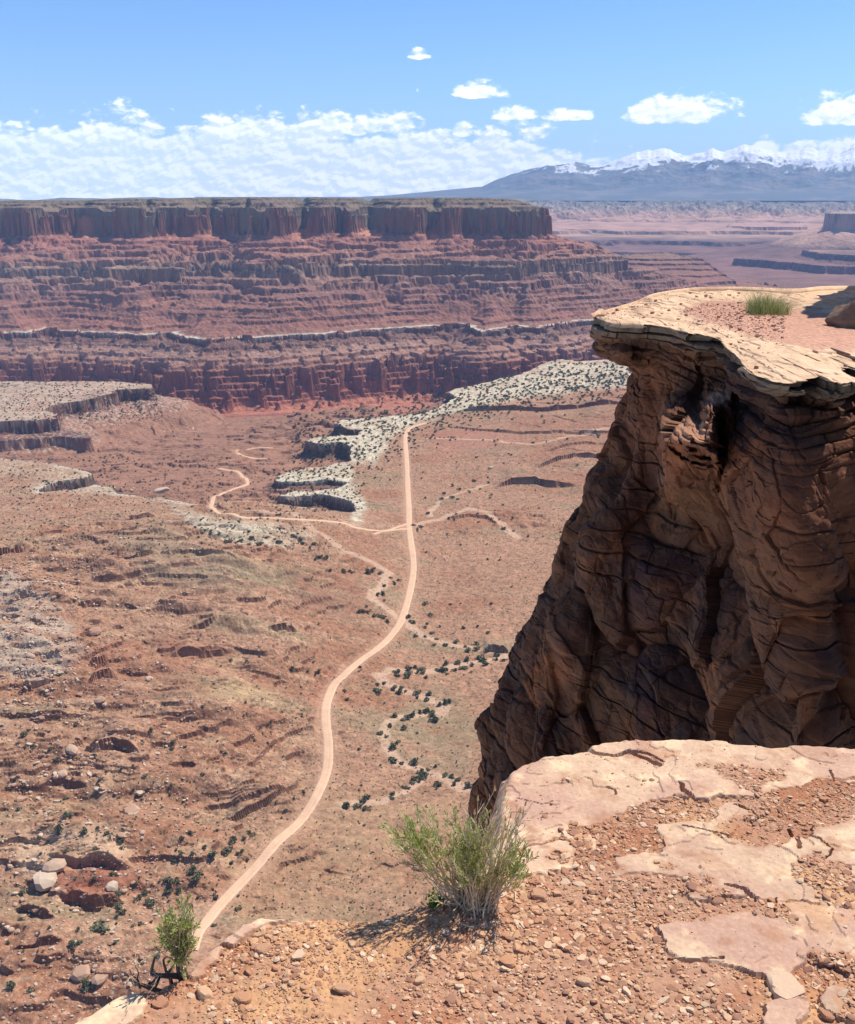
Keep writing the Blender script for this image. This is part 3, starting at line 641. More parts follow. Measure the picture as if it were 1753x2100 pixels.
# ------------------------------------------------------------------ snow-streaked mountains on the horizon
def build_mountains():
    sky = [(400, 414), (600, 411), (690, 407), (800, 401), (900, 391), (978, 383), (1000, 371), (1030, 359), (1060, 349), (1100, 338), (1128, 334), (1150, 333), (1175, 340), (1212, 337), (1240, 324), (1262, 313), (1290, 310), (1306, 305), (1322, 309), (1345, 320), (1368, 316), (1400, 308), (1422, 313), (1440, 306), (1458, 299), (1476, 303), (1500, 309), (1535, 315), (1556, 306), (1580, 305), (1610, 312), (1640, 304), (1660, 298), (1676, 309), (1700, 318), (1753, 321), (1900, 318), (2200, 345)]
    az = np.radians(np.linspace(-12, 27, 900)); tt = np.linspace(0, 1.25, 230)
    T, A = np.meshgrid(tt, az, indexing='ij')
    u = CU + FU * math.cos(PITCH) * np.tan(A)
    for _ in range(2):   # the column of the picture a given azimuth lands in, at ridge height
        u = CU + FU * np.tan(A) * (math.cos(PITCH) - math.sin(PITCH) * .045)
    v = np.interp(u, [p[0] for p in sky], [p[1] for p in sky])
    c, s = math.cos(PITCH), math.sin(PITCH); y = -(v - CV) / FU
    hor = np.sqrt((c + s * y) ** 2 + ((u - CU) / FU) ** 2); el = (-s + c * y) / hor
    r0, r1 = 16200.0, 21000.0
    Rr = r0 + (r1 - r0) * T
    ridge = el * r1; ridge = ridge + np.clip(ridge - 300, 0, 900) * .10 * fbm(A * 70, A * 0 + 3, 3, 341, .55)
    Xm, Ym = Rr * np.sin(A), Rr * np.cos(A)
    base = 20 + 60 * sst(T, 0, .15)
    prof = np.interp(T, [0, .12, .3, .55, .8, 1.0, 1.25], [0, .03, .12, .36, .70, 1.0, .75])
    n = fbm(Xm / 1900, Ym / 1900, 6, 301, .55, True); n2_ = fbm(Xm / 450, Ym / 450, 5, 311, .6, True)
    amp = np.clip(ridge - 140, 0, 1900)
    z = base + (ridge - base) * prof + amp * (.20 * (n - .1) + .055 * n2_) * sst(T, .1, .5) * (1 - .8 * sst(T, .82, 1.0))
    dzr = np.gradient(z, axis=1)
    sn = z / 930.0 + .42 * fbm(Xm / 800, Ym / 800, 5, 321, .65) + .12 * np.tanh(dzr / 7)
    snow = sst(sn, .62, .70) * sst(z, 360, 520)
    forest = np.array((.095, .125, .14)) ; rock = np.array((.22, .20, .19))  # forest colour lifted towards blue, standing in for distance haze
    m = sst(fbm(Xm / 600, Ym / 600, 4, 331, .6), -.1, .3)[..., None]
    col = forest + (rock - forest) * m * .6
    col = col + (np.array((.86, .88, .9)) - col) * snow[..., None]
    mt = bpy.data.materials.new('mountain_forest_and_snow'); mt.use_nodes = True
    at = nd(mt.node_tree, 'ShaderNodeAttribute', attribute_name='Col'); b = mt.node_tree.nodes['Principled BSDF']
    b.inputs['Roughness'].default_value = .9; mt.node_tree.links.new(at.outputs['Color'], b.inputs['Base Color'])
    ob = mesh_np('mountain_range', np.stack([Xm, Ym, z], -1), quads=grid_quads(*Xm.shape)[:, ::-1], mat=mt, colors=col.reshape(-1, 3).astype(np.float32), smooth=True)
    tag(ob, kind='structure')
build_mountains()

# ------------------------------------------------------------------ the air
def build_haze():
    hx, y0, y1, z0, z1 = 17000, -300, 27500, -690, 1300
    v = [(x, y, z) for z in (z0, z1) for y in (y0, y1) for x in (-hx, hx)]
    f = [(0, 2, 3, 1), (4, 5, 7, 6), (0, 1, 5, 4), (2, 6, 7, 3), (0, 4, 6, 2), (1, 3, 7, 5)]
    m = bpy.data.materials.new('dry_air_haze'); m.use_nodes = True; nt = m.node_tree; nt.nodes.clear()
    o = nd(nt, 'ShaderNodeOutputMaterial'); vol = nd(nt, 'ShaderNodeVolumePrincipled')
    vol.inputs['Color'].default_value = (.36, .57, 1.0, 1); vol.inputs['Density'].default_value = HAZE; vol.inputs['Anisotropy'].default_value = 0.0
    nt.links.new(vol.outputs[0], o.inputs['Volume'])
    ob = mesh_np('haze', v, quads=f, mat=m); tag(ob, kind='stuff')
HAZE = 3.5e-5
build_haze()
scene.cycles.volume_bounces = 0

# ------------------------------------------------------------------ dirt roads draped on the land
M_road = rock_mat('packed_dirt', .5, .25, .3, var=.10)
def road(c, zs, w):
    t = np.gradient(c, axis=0); t /= np.linalg.norm(t, axis=1)[:, None] + 1e-9; nrm = np.stack([-t[:, 1], t[:, 0]], 1)
    k = 9; offs = np.array([-1, -.8, -.5, -.25, 0, .25, .5, .8, 1])
    wob = w * .5 * (1 + .10 * noise2(np.arange(len(c)) / 14, np.arange(len(c)) * 0 + w, 401))
    V = c[:, None, :] + nrm[:, None, :] * (offs[None, :, None] * wob[:, None, None])
    z = zs[:, None] + np.array([-.5, .02, .05, .0, .06, .0, .05, .02, -.5])[None]
    col = np.tile(np.array((.60, .385, .245), np.float32), (len(c), k, 1))
    col[:, [3, 5]] *= .93; col[:, 4] *= 1.04
    col *= (1 + .14 * fbm(V[..., 0] / 7, V[..., 1] / 7, 3, 403))[..., None]
    ob = mesh_np('dirt_road', np.concatenate([V, z[..., None]], -1), quads=grid_quads(len(c), k), mat=M_road, colors=col.reshape(-1, 3), smooth=True)
    tag(ob, kind='structure')
for i_, (c_, z_, w_) in enumerate(ROADS): road(c_, z_ + (.06 if i_ else .1), w_)

# ------------------------------------------------------------------ faceted rocks
def ico(sub):
    import bmesh
    bm = bmesh.new(); bmesh.ops.create_icosphere(bm, subdivisions=sub, radius=1)
    v = np.array([p.co[:] for p in bm.verts]); f = np.array([[q.index for q in fc.verts] for fc in bm.faces]); bm.free(); return v, f
ICO = {s: ico(s) for s in (1, 2, 3, 4)}
def rock(sub, r, flat=.6, planes=14, rough=.05):
    """sphere cut by random planes: a broken, angular stone"""
    d, f = ICO[sub]
    n = r.normal(size=(planes, 3)); n /= np.linalg.norm(n, axis=1)[:, None]; n = np.vstack([n, [0, 0, 1], [0, 0, -1]])
    o = np.concatenate([r.uniform(.55, .95, planes), [flat, flat]])
    dd = d @ n.T; k = np.minimum(np.where(dd > .05, o / np.maximum(dd, .05), 9).min(1), 1.1)
    v = d * k[:, None]
    if rough:
        v *= (1 + rough * fbm3(v[:, 0] * 3 + r.uniform(0, 50), v[:, 1] * 3, v[:, 2] * 3, 3, 5))[:, None]
    v[:, 0] *= r.uniform(.8, 1.3)
    return v, f
def rotz(v, a):
    c, s = np.cos(a), np.sin(a); return np.stack([v[:, 0] * c - v[:, 1] * s, v[:, 0] * s + v[:, 1] * c, v[:, 2]], 1)
def scatter_mesh(name, pos, size, variants, cols, mat, squash=None, tilt=.25, seed=1):
    """every stone of a bed of rubble in one mesh (used only for what is past counting)"""
    r = np.random.default_rng(seed); VV = []; FF = []; CC = []; off = 0
    for i, (p, s) in enumerate(zip(pos, size)):
        v, f = variants[r.integers(len(variants))]
        v = rotz(v, r.uniform(0, 6.28)); v = v * s
        t = r.normal(0, tilt, 2); v[:, 2] = v[:, 2] * (1 if squash is None else squash[i]) + v[:, 0] * t[0] + v[:, 1] * t[1]
        VV.append(v + p); FF.append(f + off); off += len(v); CC.append(np.repeat(cols[i][None], len(v), 0))
    return mesh_np(name, np.concatenate(VV), tris=np.concatenate(FF), mat=mat, colors=np.concatenate(CC))
M_boulder = rock_mat('sandstone_boulder', .6, .4, .5, var=.2)
def boulder_field():
    r = np.random.default_rng(5)
    base = []
    for i in range(8):
        v, f = rock(2, r, r.uniform(.35, .7), 11)
        tone = [(.44, .30, .21), (.40, .25, .165), (.36, .21, .14), (.52, .40, .29)][i % 4]
        me = mesh_np('boulder', v, tris=f, mat=M_boulder, colors=np.tile(np.array(tone, np.float32), (len(v), 1)))
        base.append(me)
    protos = [b.data for b in base]
    for b in base: bpy.data.objects.remove(b)
    big = [(268, 1667, 44, 1, 'big pale tan flat-topped boulder lying alone above the scrub left of the road'), (289, 1628, 22, 3, 'square tan block perched at the right end of the broken ledges'), (146, 1540, 32, 0, 'pale rounded slab boulder lying alone on the left slope'),
           (229, 1822, 34, 3, 'pale egg-shaped boulder overhanging a dark hollow beside the red mound'), (92, 1815, 66, 3, 'long low white slab near the lower left edge'), (112, 1778, 50, 0, 'broad pale slab above the long white slab at lower left'),
           (165, 2000, 50, 1, 'dark-sided split boulder in the lower left corner scrub'), (208, 2008, 40, 1, 'flat block right of the split boulder in the lower left corner'), (204, 1437, 30, 1, 'block capping the dark upright cleft on the left slope'),
           (62, 1347, 22, 0, 'whitish block in the talus near the left edge'), (124, 1332, 20, 2, 'leaning dark-shadowed slab in the upper left talus'), (190, 1300, 34, 2, 'overhanging ledge block with a black hollow under it on the left slope'),
           (500, 1258, 20, 2, 'small block right of the long dark ledge'), (338, 1492, 20, 1, 'small tan block on the ledge end below the yellow soil'), (1006, 961, 16, 3, 'small white rock under the right-hand cliff side'), (45, 1640, 26, 1, 'tan boulder by the left edge below the slab boulders'),
           (330, 1008, 26, 3, 'pale overhanging lip block at the right end of the left bench ledge'), (130, 1590, 26, 0, 'tan block among small stones left of the broken ledges'), (250, 1715, 22, 1, 'blocky stone between shrubs under the pale outcrop')]
    for u, v, px, k, lab in big:
        g = on_ground(u, v)
        if g is None: continue
        s = px * np.linalg.norm(g) / FU / 2
        me = protos[k + 4 * (len(lab) % 2)]
        o = bpy.data.objects.new('boulder', me); COL.objects.link(o)
        o.location = (g[0], g[1], g[2] + s * .18); o.scale = (s, s * .8, s * .62); o.rotation_euler = (r.uniform(-.15, .15), r.uniform(-.15, .15), r.uniform(0, 6.28))
        tag(o, lab, 'boulder', 'boulders in the valley')
    # crowd of blocks: density drawn from the photograph: left slopes, outcrops, rims
    zones = [((0, 1180, 130, 1500), 260, (6, 17), 'pale talus blocks on the far left slope', 'boulder in the pale talus by the left edge'), ((60, 1380, 380, 1700), 330, (5, 17), 'blocks on the broken left slope', 'loose sandstone block on the red slope left of the road'),
             ((0, 1560, 330, 1960), 420, (5, 20), 'blocks round the lower left outcrops', 'tan block among the lower left outcrops and shrubs'), ((380, 1380, 640, 1700), 260, (3.5, 8), 'stones on the speckled fan', 'small pale stone on the speckled fan left of the road'),
             ((120, 1000, 330, 1016), 30, (5, 12), 'blocks', 'pale block on the rim of the left bench'), ((590, 1010, 720, 1070), 60, (4, 9), 'blocks under the white rim', 'fallen block in the hollow beneath the white rim'), ((460, 1055, 600, 1120), 60, (4, 11), 'blocks on the slickrock beside the branch road', 'white block on the slickrock beside the branch road'),
             ((150, 830, 380, 900), 110, (3, 8), 'blocks under the left bench', 'pale block in the rubble below the left bench cliff'), ((900, 1180, 1120, 1560), 110, (2.5, 6), 'stones by the washes', 'small stone on the valley floor near the right-hand wash'), ((0, 1960, 300, 2099), 130, (5, 16), 'blocks in the lower left corner', 'block in the scrub of the lower left corner'),
             ((420, 1700, 600, 1900), 80, (3, 7), 'stones', 'small stone on the slope left of the lower road'), ((560, 1750, 900, 1870), 160, (3, 6), 'stones on the pebbly fan', 'small stone on the pebbly fan right of the lower road')]
    cand = []
    for (x0, y0, x1, y1), n, (a, b), grp, lab in zones:
        for i in range(n):
            u, v = r.uniform(x0, x1), r.uniform(y0, y1)
            px = a + (b - a) * r.power(.35)
            if fbm(np.array([u / 60]), np.array([v / 40]), 3, 501)[0] < -.18 + r.uniform(-.2, .2): continue
            cand.append((px, u, v, grp, lab))
    cand.sort(key=lambda c: -c[0])
    pos = []; siz = []; cols = []
    for i, (px, u, v, grp, lab) in enumerate(cand):
        g = on_ground(u, v)
        if g is None: continue
        s = px * np.linalg.norm(g) / FU / 2 * .72
        if i < 280:
            o = bpy.data.objects.new('boulder', protos[r.integers(8)]); COL.objects.link(o)
            o.location = (g[0], g[1], g[2] + s * .2); o.scale = (s, s, s * r.uniform(.5, .9)); o.rotation_euler = (r.uniform(-.3, .3), r.uniform(-.3, .3), r.uniform(0, 6.28))
            tag(o, lab, 'boulder', grp)
        else:
            pos.append(g + (0, 0, s * .2)); siz.append(s); cols.append(np.array([(.50, .37, .27), (.44, .28, .19), (.38, .21, .14)][r.integers(3)], np.float32))
    # fine rubble too many to count
    for (x0, y0, x1, y1), n, (a, b) in [((-20, 1100, 400, 2110), 5200, (2, 7)), ((380, 1100, 900, 1900), 3200, (2, 4)), ((-20, 1150, 200, 1450), 1200, (3, 8)), ((850, 900, 1200, 1700), 900, (2, 4)), ((100, 690, 1000, 760), 900, (2, 5)), ((100, 800, 420, 900), 500, (2, 5))]:
        for i in range(n):
            u, v = r.uniform(x0, x1), r.uniform(y0, y1)
            if fbm(np.array([u / 70]), np.array([v / 45]), 3, 503)[0] < r.uniform(-.35, .35): continue
            g = on_ground(u, v)
            if g is None: continue
            s = (a + (b - a) * r.power(.4)) * np.linalg.norm(g) / FU / 2
            pos.append(g + (0, 0, s * .15)); siz.append(s); cols.append(np.array([(.52, .38, .27), (.46, .30, .20), (.36, .19, .13), (.56, .44, .33)][r.integers(4)], np.float32))
    low = [rock(1, r, r.uniform(.35, .7), 8, 0) for _ in range(10)]
    ob = scatter_mesh('rubble', pos, siz, low, cols, M_boulder, None, .2, 9)
    tag(ob, kind='stuff')
boulder_field()

# ------------------------------------------------------------------ junipers and desert shrubs far below
def leaf_mat(name, c1, c2, rough=.7, trans=.0):
    m = bpy.data.materials.new(name); m.use_nodes = True; nt = m.node_tree; b = nt.nodes['Principled BSDF']
    b.inputs['Roughness'].default_value = rough; b.inputs['Specular IOR Level'].default_value = .2
    at = nd(nt, 'ShaderNodeAttribute', attribute_name='Col')
    c = mix(nt, 0.5, c1, c2)
    nn = nd(nt, 'ShaderNodeSeparateColor'); nt.links.new(at.outputs['Color'], nn.inputs[0])
    c = mix(nt, nn.outputs[0], c1, c2); nt.links.new(c, b.inputs['Base Color'])
    if trans:
        t = nd(nt, 'ShaderNodeBsdfTranslucent'); nt.links.new(c, t.inputs['Color']); ms = nd(nt, 'ShaderNodeMixShader'); ms.inputs[0].default_value = trans
        nt.links.new(b.outputs[0], ms.inputs[1]); nt.links.new(t.outputs[0], ms.inputs[2]); nt.links.new(ms.outputs[0], nt.nodes['Material Output'].inputs['Surface'])
    return m
M_shrub = leaf_mat('juniper_foliage', (.065, .078, .035), (.21, .20, .11))
def shrub_geo(r, nf=200, lobes=5):
    ce = r.normal(0, .36, (lobes, 3)); ce[:, 2] = np.abs(ce[:, 2]) * .8 + .25; rad = r.uniform(.38, .65, lobes)
    k = r.integers(0, lobes, nf); d = r.normal(size=(nf, 3)); d /= np.linalg.norm(d, axis=1)[:, None]; d[:, 2] = np.where(d[:, 2] < -.3, -d[:, 2], d[:, 2])
    c = ce[k] + d * (rad[k] * r.uniform(.6, 1.05, nf))[:, None]; c[:, 2] = np.maximum(c[:, 2], .03)
    a = r.normal(size=(nf, 3)); a /= np.linalg.norm(a, axis=1)[:, None]; b = np.cross(a, r.normal(size=(nf, 3))); b /= np.linalg.norm(b, axis=1)[:, None]
    s = r.uniform(.10, .22, nf)[:, None] * (1 if nf > 100 else 2.4)
    V = np.stack([c - a * s, c + b * s, c + a * s, c - b * s], 1).reshape(-1, 3)
    col = np.repeat(r.uniform(0, 1, nf), 4)[:, None] * np.ones((1, 3))
    return V, np.arange(nf * 4).reshape(-1, 4), col
def shrubs():
    r = np.random.default_rng(15); protos = []
    for i in range(6):
        V, Q, c = shrub_geo(r, 230); o = mesh_np('desert_shrub', V, quads=Q, mat=M_shrub, colors=c.astype(np.float32)); protos.append(o.data); bpy.data.objects.remove(o)
    L = []
    def add(u, v, px, lab, grp='junipers and shrubs dotted over the valley'): L.append((px, u, v, lab, grp))
    named = [(432, 1757, 34, 'largest dark green shrub above the lower road bend'), (397, 1792, 30, 'dark green shrub left of the road, next below the largest one'), (402, 1806, 24, 'rounder shrub touching the one below the largest'), (468, 1748, 24, 'grey green shrub right of the largest dark shrub'), (205, 1908, 40, 'wide dark shrub in the lower left, left of the near leafy shrub'), (150, 1938, 24, 'dark shrub pair member above the split boulder'), (164, 1934, 16, 'smaller dark shrub beside the pair above the split boulder'),
             (310, 1853, 24, 'dark shrub above the near left shrub'), (355, 1812, 22, 'dark shrub at the edge of the scrub band left of the road'), (346, 1830, 22, 'shrub just below another at the scrub band'), (298, 1832, 18, 'small dark shrub in the scrub band'), (243, 1862, 22, 'dark shrub right of the white slab'), (175, 2026, 26, 'olive shrub right of the bottom left corner'), (22, 2026, 24, 'dark shrub in the bottom left corner'), (60, 2034, 20, 'olive shrub in the bottom left corner'),
             (47, 1832, 18, 'dark shrub left of the white slab'), (120, 1703, 22, 'shrub on the pale outcrop'), (174, 1710, 20, 'shrub in the middle of the pale outcrop'), (222, 1712, 18, 'shrub at the right of the pale outcrop'), (135, 1675, 18, 'shrub above the pale outcrop'), (204, 1600, 14, 'small shrub on the slope of broken ledges'), (50, 1510, 20, 'dark green shrub on the upper left slope'), (478, 1727, 22, 'shrub at the upper end of the scrub band'), (512, 1712, 22, 'shrub in the gully joining the road'), (502, 1722, 16, 'lower shrub in the gully joining the road'), (848, 1078, 12, 'dark shrub beside the road junction'), (600, 1374, 14, 'shrub on the slope left of the road bend'), (652, 1380, 14, 'shrub close to the road bend'), (712, 1436, 14, 'shrub right of the road below the bend'), (706, 1418, 12, 'small shrub right of the road bend')]
    for u, v, px, lab in named: add(u, v, px, lab)
    # along the washes
    for wi, (p, w) in enumerate(washes):
        c = smooth_path(p, 6); n = [80, 62, 14, 12, 16, 16][wi]
        for i in range(n):
            q = c[r.integers(len(c))]; u, v = q[0] + r.normal(0, 12), q[1] + r.normal(0, 6)
            sc = (v - 415) / 1000
            add(u, v, r.uniform(8, 19) * sc + 2, ['dark shrub beside the looping sandy wash', 'shrub along the upper sandy wash', 'shrub in the branching wash right of the road', 'shrub by the short side wash', 'shrub by the far wash right of the road', 'shrub in the gully running up to the road'][wi], ['shrubs along the looping wash', 'shrubs along the upper wash', 'shrubs of the branching wash', 'shrubs of the side wash', 'shrubs of the far wash', 'shrubs of the gully'][wi])
    for (x0, y0, x1, y1), n, a, b, lab in [((230, 1700, 520, 1900), 45, 8, 18, 'shrub in the scrub band left of the lower road'), ((0, 1480, 420, 2000), 90, 7, 15, 'scattered shrub on the lower left slope'), ((400, 1280, 1000, 1700), 90, 5, 11, 'scattered shrub on the valley floor'), ((380, 1040, 640, 1120), 50, 5, 10, 'shrub on the slickrock by the branch road'), ((850, 930, 1230, 1250), 70, 4, 9, 'small shrub on the flats right of the road'), ((820, 1230, 1010, 1300), 14, 10, 16, 'shrub beside the road above the wash'), ((0, 930, 330, 1000), 50, 4, 9, 'small shrub on the left bench')]:
        for i in range(n): add(r.uniform(x0, x1), r.uniform(y0, y1), r.uniform(a, b), lab, 'shrubs: ' + lab)
    for i in range(1900):                 # the white bench is peppered with them
        u = r.uniform(600, 1320); v = np.interp(u, [600, 720, 850, 930, 1040, 1320], [900, 910, 862, 828, 800, 765]) + r.normal(0, 1) * np.interp(u, [600, 1320], [40, 22])
        add(u, v, r.uniform(4.0, 9.5), '', '')
    for i in range(800): add(r.uniform(0, 330), r.uniform(782, 862), r.uniform(2.5, 5.5), '', '')
    for i in range(1100): add(r.uniform(0, 700), r.uniform(935, 1130), r.uniform(2.5, 6), '', '')
    for i in range(5200):
        v = r.uniform(900, 1880); add(r.uniform(0 if v > 1000 else 700, 1250), v, r.uniform(1.8, 4.6) * (.7 + (v - 900) / 1400), '', '')
    for i in range(260): add(r.uniform(555, 745), r.uniform(960, 1050), r.uniform(4, 8), '', '')
    L.sort(key=lambda q: (q[3] == '', -q[0]))
    VV = []; CC = []; small = [shrub_geo(r, 26, 3) for _ in range(6)]; cnt = 0
    for px, u, v, lab, grp in L:
        g = on_ground(u, v)
        if g is None: continue
        if min(np.min(np.hypot(rc_[0][:, 0] - g[0], rc_[0][:, 1] - g[1])) - rc_[2] * .62 for rc_ in ROADS) < 0: continue
        d = np.linalg.norm(g); s = px * d / FU / 2 * .85
        if lab and cnt < 300:
            cnt += 1
            o = bpy.data.objects.new('desert_shrub', protos[r.integers(6)]); COL.objects.link(o)
            o.location = g - (0, 0, .1); o.scale = (s, s, s * r.uniform(.65, .95)); o.rotation_euler.z = r.uniform(0, 6.28)
            tag(o, lab, 'shrub', grp)
        else:
            if 3300 < d: continue
            V, Q, c = small[r.integers(6)]
            VV.append(rotz(V, r.uniform(0, 6.28)) * (s, s, s * .8) + g); CC.append(c)
    V = np.concatenate(VV); C_ = np.concatenate(CC)
    ob = mesh_np('scrub', V, quads=np.arange(len(V)).reshape(-1, 4), mat=M_shrub, colors=C_.astype(np.float32)); tag(ob, kind='stuff')
shrubs()
# ------------------------------------------------------------------ the ledge under the photographer's feet
LZ = -1.65
def slab_tone(x, y, seed):
    return fbm(x * 2.2, y * 2.2, 4, seed, .55)
def build_ledge():
    out_px = [(60, 2130), (130, 2092), (200, 2050), (250, 2030), (300, 2018), (340, 2004), (372, 1992), (392, 1966), (402, 1948), (440, 1926), (468, 1906), (505, 1884), (530, 1874), (570, 1871), (620, 1874), (665, 1871), (700, 1868),
              (740, 1872), (800, 1866), (860, 1846), (900, 1838), (960, 1800), (985, 1760), (1003, 1700), (1012, 1640), (1020, 1606), (1030, 1580), (1060, 1564), (1100, 1548), (1140, 1541), (1190, 1536), (1200, 1525), (1230, 1515), (1265, 1510), (1330, 1510), (1400, 1513), (1480, 1513), (1520, 1520), (1560, 1517), (1590, 1524), (1640, 1522), (1690, 1525), (1760, 1527), (1900, 1530), (2300, 1540)]
    o = [tuple(p) for p in on_plane(out_px, LZ)]
    poly = o + [(5.0, 2.2), (5.0, -3.0), (-4.0, -3.0), (-4.0, .6), (-1.6, 1.1)]
    def run(x):     # spacing: fine inside the view, coarse outside
        v = [x[0]]
        while v[-1] < x[1]:
            t = v[-1]; v.append(t + (x[2] if x[3] < t < x[4] else x[5]))
        return np.array(v)
    xs = run((-4.2, 5.2, .0041, -1.3, 1.95, .06)); ys = run((-3.1, 3.5, .0041, 1.45, 3.3, .05))
    gx, gy = np.meshgrid(xs, ys); gx = gx.astype(np.float32); gy = gy.astype(np.float32)
    w1 = fbm(gx * 9, gy * 9, 3, 601, .6); w2 = fbm(gx * 9, gy * 9, 3, 611, .6); w3 = fbm(gx * 40, gy * 40, 3, 621, .6)
    # 3-D crumble: edge line wobbles
    d = sdist(gx + .022 * w1 + .006 * w3, gy + .022 * w2, poly)
    Ar = [(985, 1770), (1003, 1690), (1030, 1580), (1200, 1515), (1300, 1500), (1500, 1508), (1800, 1515), (1800, 1590), (1690, 1600), (1640, 1612), (1560, 1632), (1450, 1640), (1330, 1640), (1250, 1680), (1150, 1712), (1120, 1730), (1060, 1745), (1010, 1790)]
    Bs = [(985, 1790), (1080, 1745), (1150, 1725), (1225, 1722), (1225, 1745), (1180, 1780), (1090, 1800), (1040, 1830), (990, 1840)]
    Cs = [(1240, 1800), (1270, 1765), (1350, 1745), (1350, 1700), (1460, 1690), (1480, 1650), (1560, 1640), (1580, 1668), (1510, 1690), (1500, 1726), (1600, 1740), (1700, 1690), (1900, 1650), (1900, 1880), (1740, 1862), (1600, 1850), (1500, 1842), (1420, 1852), (1400, 1832), (1440, 1812), (1400, 1795), (1330, 1790)]
    Ds = [(1345, 1902), (1400, 1884), (1500, 1878), (1600, 1858), (1753, 1856), (1900, 1880), (1900, 2000), (1740, 1985), (1700, 1990), (1660, 1960), (1600, 2000), (1500, 1992), (1440, 1975), (1405, 1976), (1360, 1945)]
    Es = [(1690, 2030), (1753, 2012), (1900, 2010), (1900, 2130), (1740, 2099), (1690, 2080)]
    Fs = [(440, 1940), (470, 1900), (525, 1866), (600, 1862), (708, 1862), (690, 1882), (560, 1898), (500, 1930), (470, 1950)]
    Gs = [(-80, 2140), (120, 2080), (250, 2040), (290, 2040), (300, 2075), (240, 2130)]
    Hs = [(1560, 2070), (1640, 2050), (1660, 2080), (1620, 2130), (1560, 2120)]
    Is = [(385, 1970), (420, 1940), (450, 1950), (440, 2000), (400, 2010)]
    Js = [(1360, 1925), (1395, 1915), (1420, 1940), (1400, 1960), (1370, 1950)]
    slabs = [(Ar, .006, 1.0, 0), (Bs, .010, 1.0, 1), (Cs, .010, .98, 2), (Ds, .014, 1.0, 3), (Es, .022, .92, 4), (Fs, .014, 1.05, 5), (Gs, .014, 1.05, 6), (Hs, .016, 1.0, 7), (Is, .012, 1.0, 8)]
    h = .010 * fbm(gx * 5, gy * 5, 3, 631) + .004 * w3
    onsl = np.zeros_like(gx); soil_h = h.copy()
    sid = np.zeros_like(gx)
    for pts, up, k, i in slabs:
        sd = sdist(gx + .035 * w1 + .010 * w3, gy + .035 * w2 + .006 * w3, [tuple(p) for p in on_plane(pts, LZ)])
        m = sst(-sd, -.003, .003)
        # broken plates: a second outline inside the slab one flake higher
        fl = fbm(gx * 3.1 + 9 * i, gy * 3.1, 4, 641 + i, .6)
        fl = fl + .05 * w1; plates = sst(fl, .02, .026) * .0035 + sst(fl, .26, .266) * .0035
        top = up * .55 + plates + .003 * fbm(gx * 3, gy * 3, 2, 651) + .0022 * fbm(gx * 28, gy * 28, 3, 661, .7)
        h = h * (1 - m) + (h * .25 + top) * m; onsl = np.maximum(onsl, m); sid = np.where(m > .5, i, sid)
    # patches of gravel lying on the slabs
    gp = sst(fbm(gx * 2.6, gy * 2.6, 4, 671, .6), .10, .20)
    for pts in ([(1480, 1640), (1600, 1618), (1753, 1640), (1753, 1690), (1640, 1720), (1560, 1742), (1470, 1722), (1465, 1690), (1530, 1668)],):
        gp = np.maximum(gp, sst(-sdist(gx + .03 * w1, gy + .03 * w2, [tuple(p) for p in on_plane(pts, LZ)]), -.02, .03))
    gp *= sst(-d, .10, .22)
    onsl2 = onsl * (1 - .9 * gp); dust = sst(fbm(gx * 7, gy * 7, 4, 673, .65), .05, .3) * .55; paint = onsl2 * (1 - dust)
    # cracks
    cr = [([(1196, 1533), (1225, 1548), (1262, 1550), (1290, 1541), (1330, 1560), (1352, 1573)], .011, .05), ([(1290, 1541), (1330, 1546), (1360, 1566)], .006, .02), ([(1395, 1610), (1402, 1625), (1420, 1640)], .010, .035), ([(1620, 1700), (1632, 1718), (1640, 1745)], .007, .03), ([(1640, 1712), (1680, 1726), (1700, 1745), (1690, 1765)], .004, .02),
          ([(1490, 1815), (1525, 1826), (1545, 1850)], .007, .03), ([(1590, 1845), (1592, 1875)], .004, .02), ([(1240, 1615), (1262, 1620), (1262, 1630)], .004, .015), ([(1505, 1655), (1540, 1665), (1560, 1690)], .004, .02), ([(1345, 1962), (1420, 1976), (1480, 1968)], .004, .02),
          ([(1400, 1700), (1450, 1708), (1500, 1722)], .003, .012), ([(1060, 1640), (1110, 1652), (1150, 1650)], .0025, .008), ([(1700, 1580), (1715, 1610), (1730, 1630)], .004, .02)]
    dark = np.zeros_like(gx)
    for pts, w, dep in cr:
        dd = dist_line(gx + .012 * w1 + .006 * w3, gy + .010 * w2, on_plane(pts, LZ))
        m = sst(-dd, -w * .8, -w * .35); h -= dep * .8 * m
    # flat thin slab tilted up beside the longest crack
    # edge of the rock: rounded lip, then the drop
    z = LZ + h - .03 * sst(d, -.05, 0.0) ** 2
    z = z - np.interp(d, [-.03, 0, .012, .03, .045, .06], [0, .012, .05, .16, 1.2, 12]).astype(np.float32)
    gz = z
    # colour
    t1 = slab_tone(gx, gy, 681); t2 = fbm(gx * 11, gy * 11, 4, 691, .65); t3 = fbm(gx * 70, gy * 70, 2, 695)
    slabc = C(.55, .37, .245) + np.zeros(gx.shape + (3,), np.float32)
    pk = sst(t1, -.05, .3)[..., None]; slabc += (C(.47, .29, .205) - slabc) * pk
    cm = sst(t2 - .4 * t1, .05, .4)[..., None]; slabc += (C(.66, .48, .30) - slabc) * cm * .8
    tone = np.array([1, 1.05, .96, .98, .86, 1.08, 1.06, 1, 1], np.float32)[sid.astype(int)]
    slabc *= tone[..., None]
    gravc = C(.40, .22, .138) + np.zeros_like(slabc)
    gravc += (C(.34, .145, .075) - gravc) * sst(fbm(gx * 3, gy * 3, 3, 697), -.1, .3)[..., None]
    gravc += (C(.50, .28, .14) - gravc) * sst(fbm(gx * 1.6, gy * 1.6, 3, 699), .05, .35)[..., None]
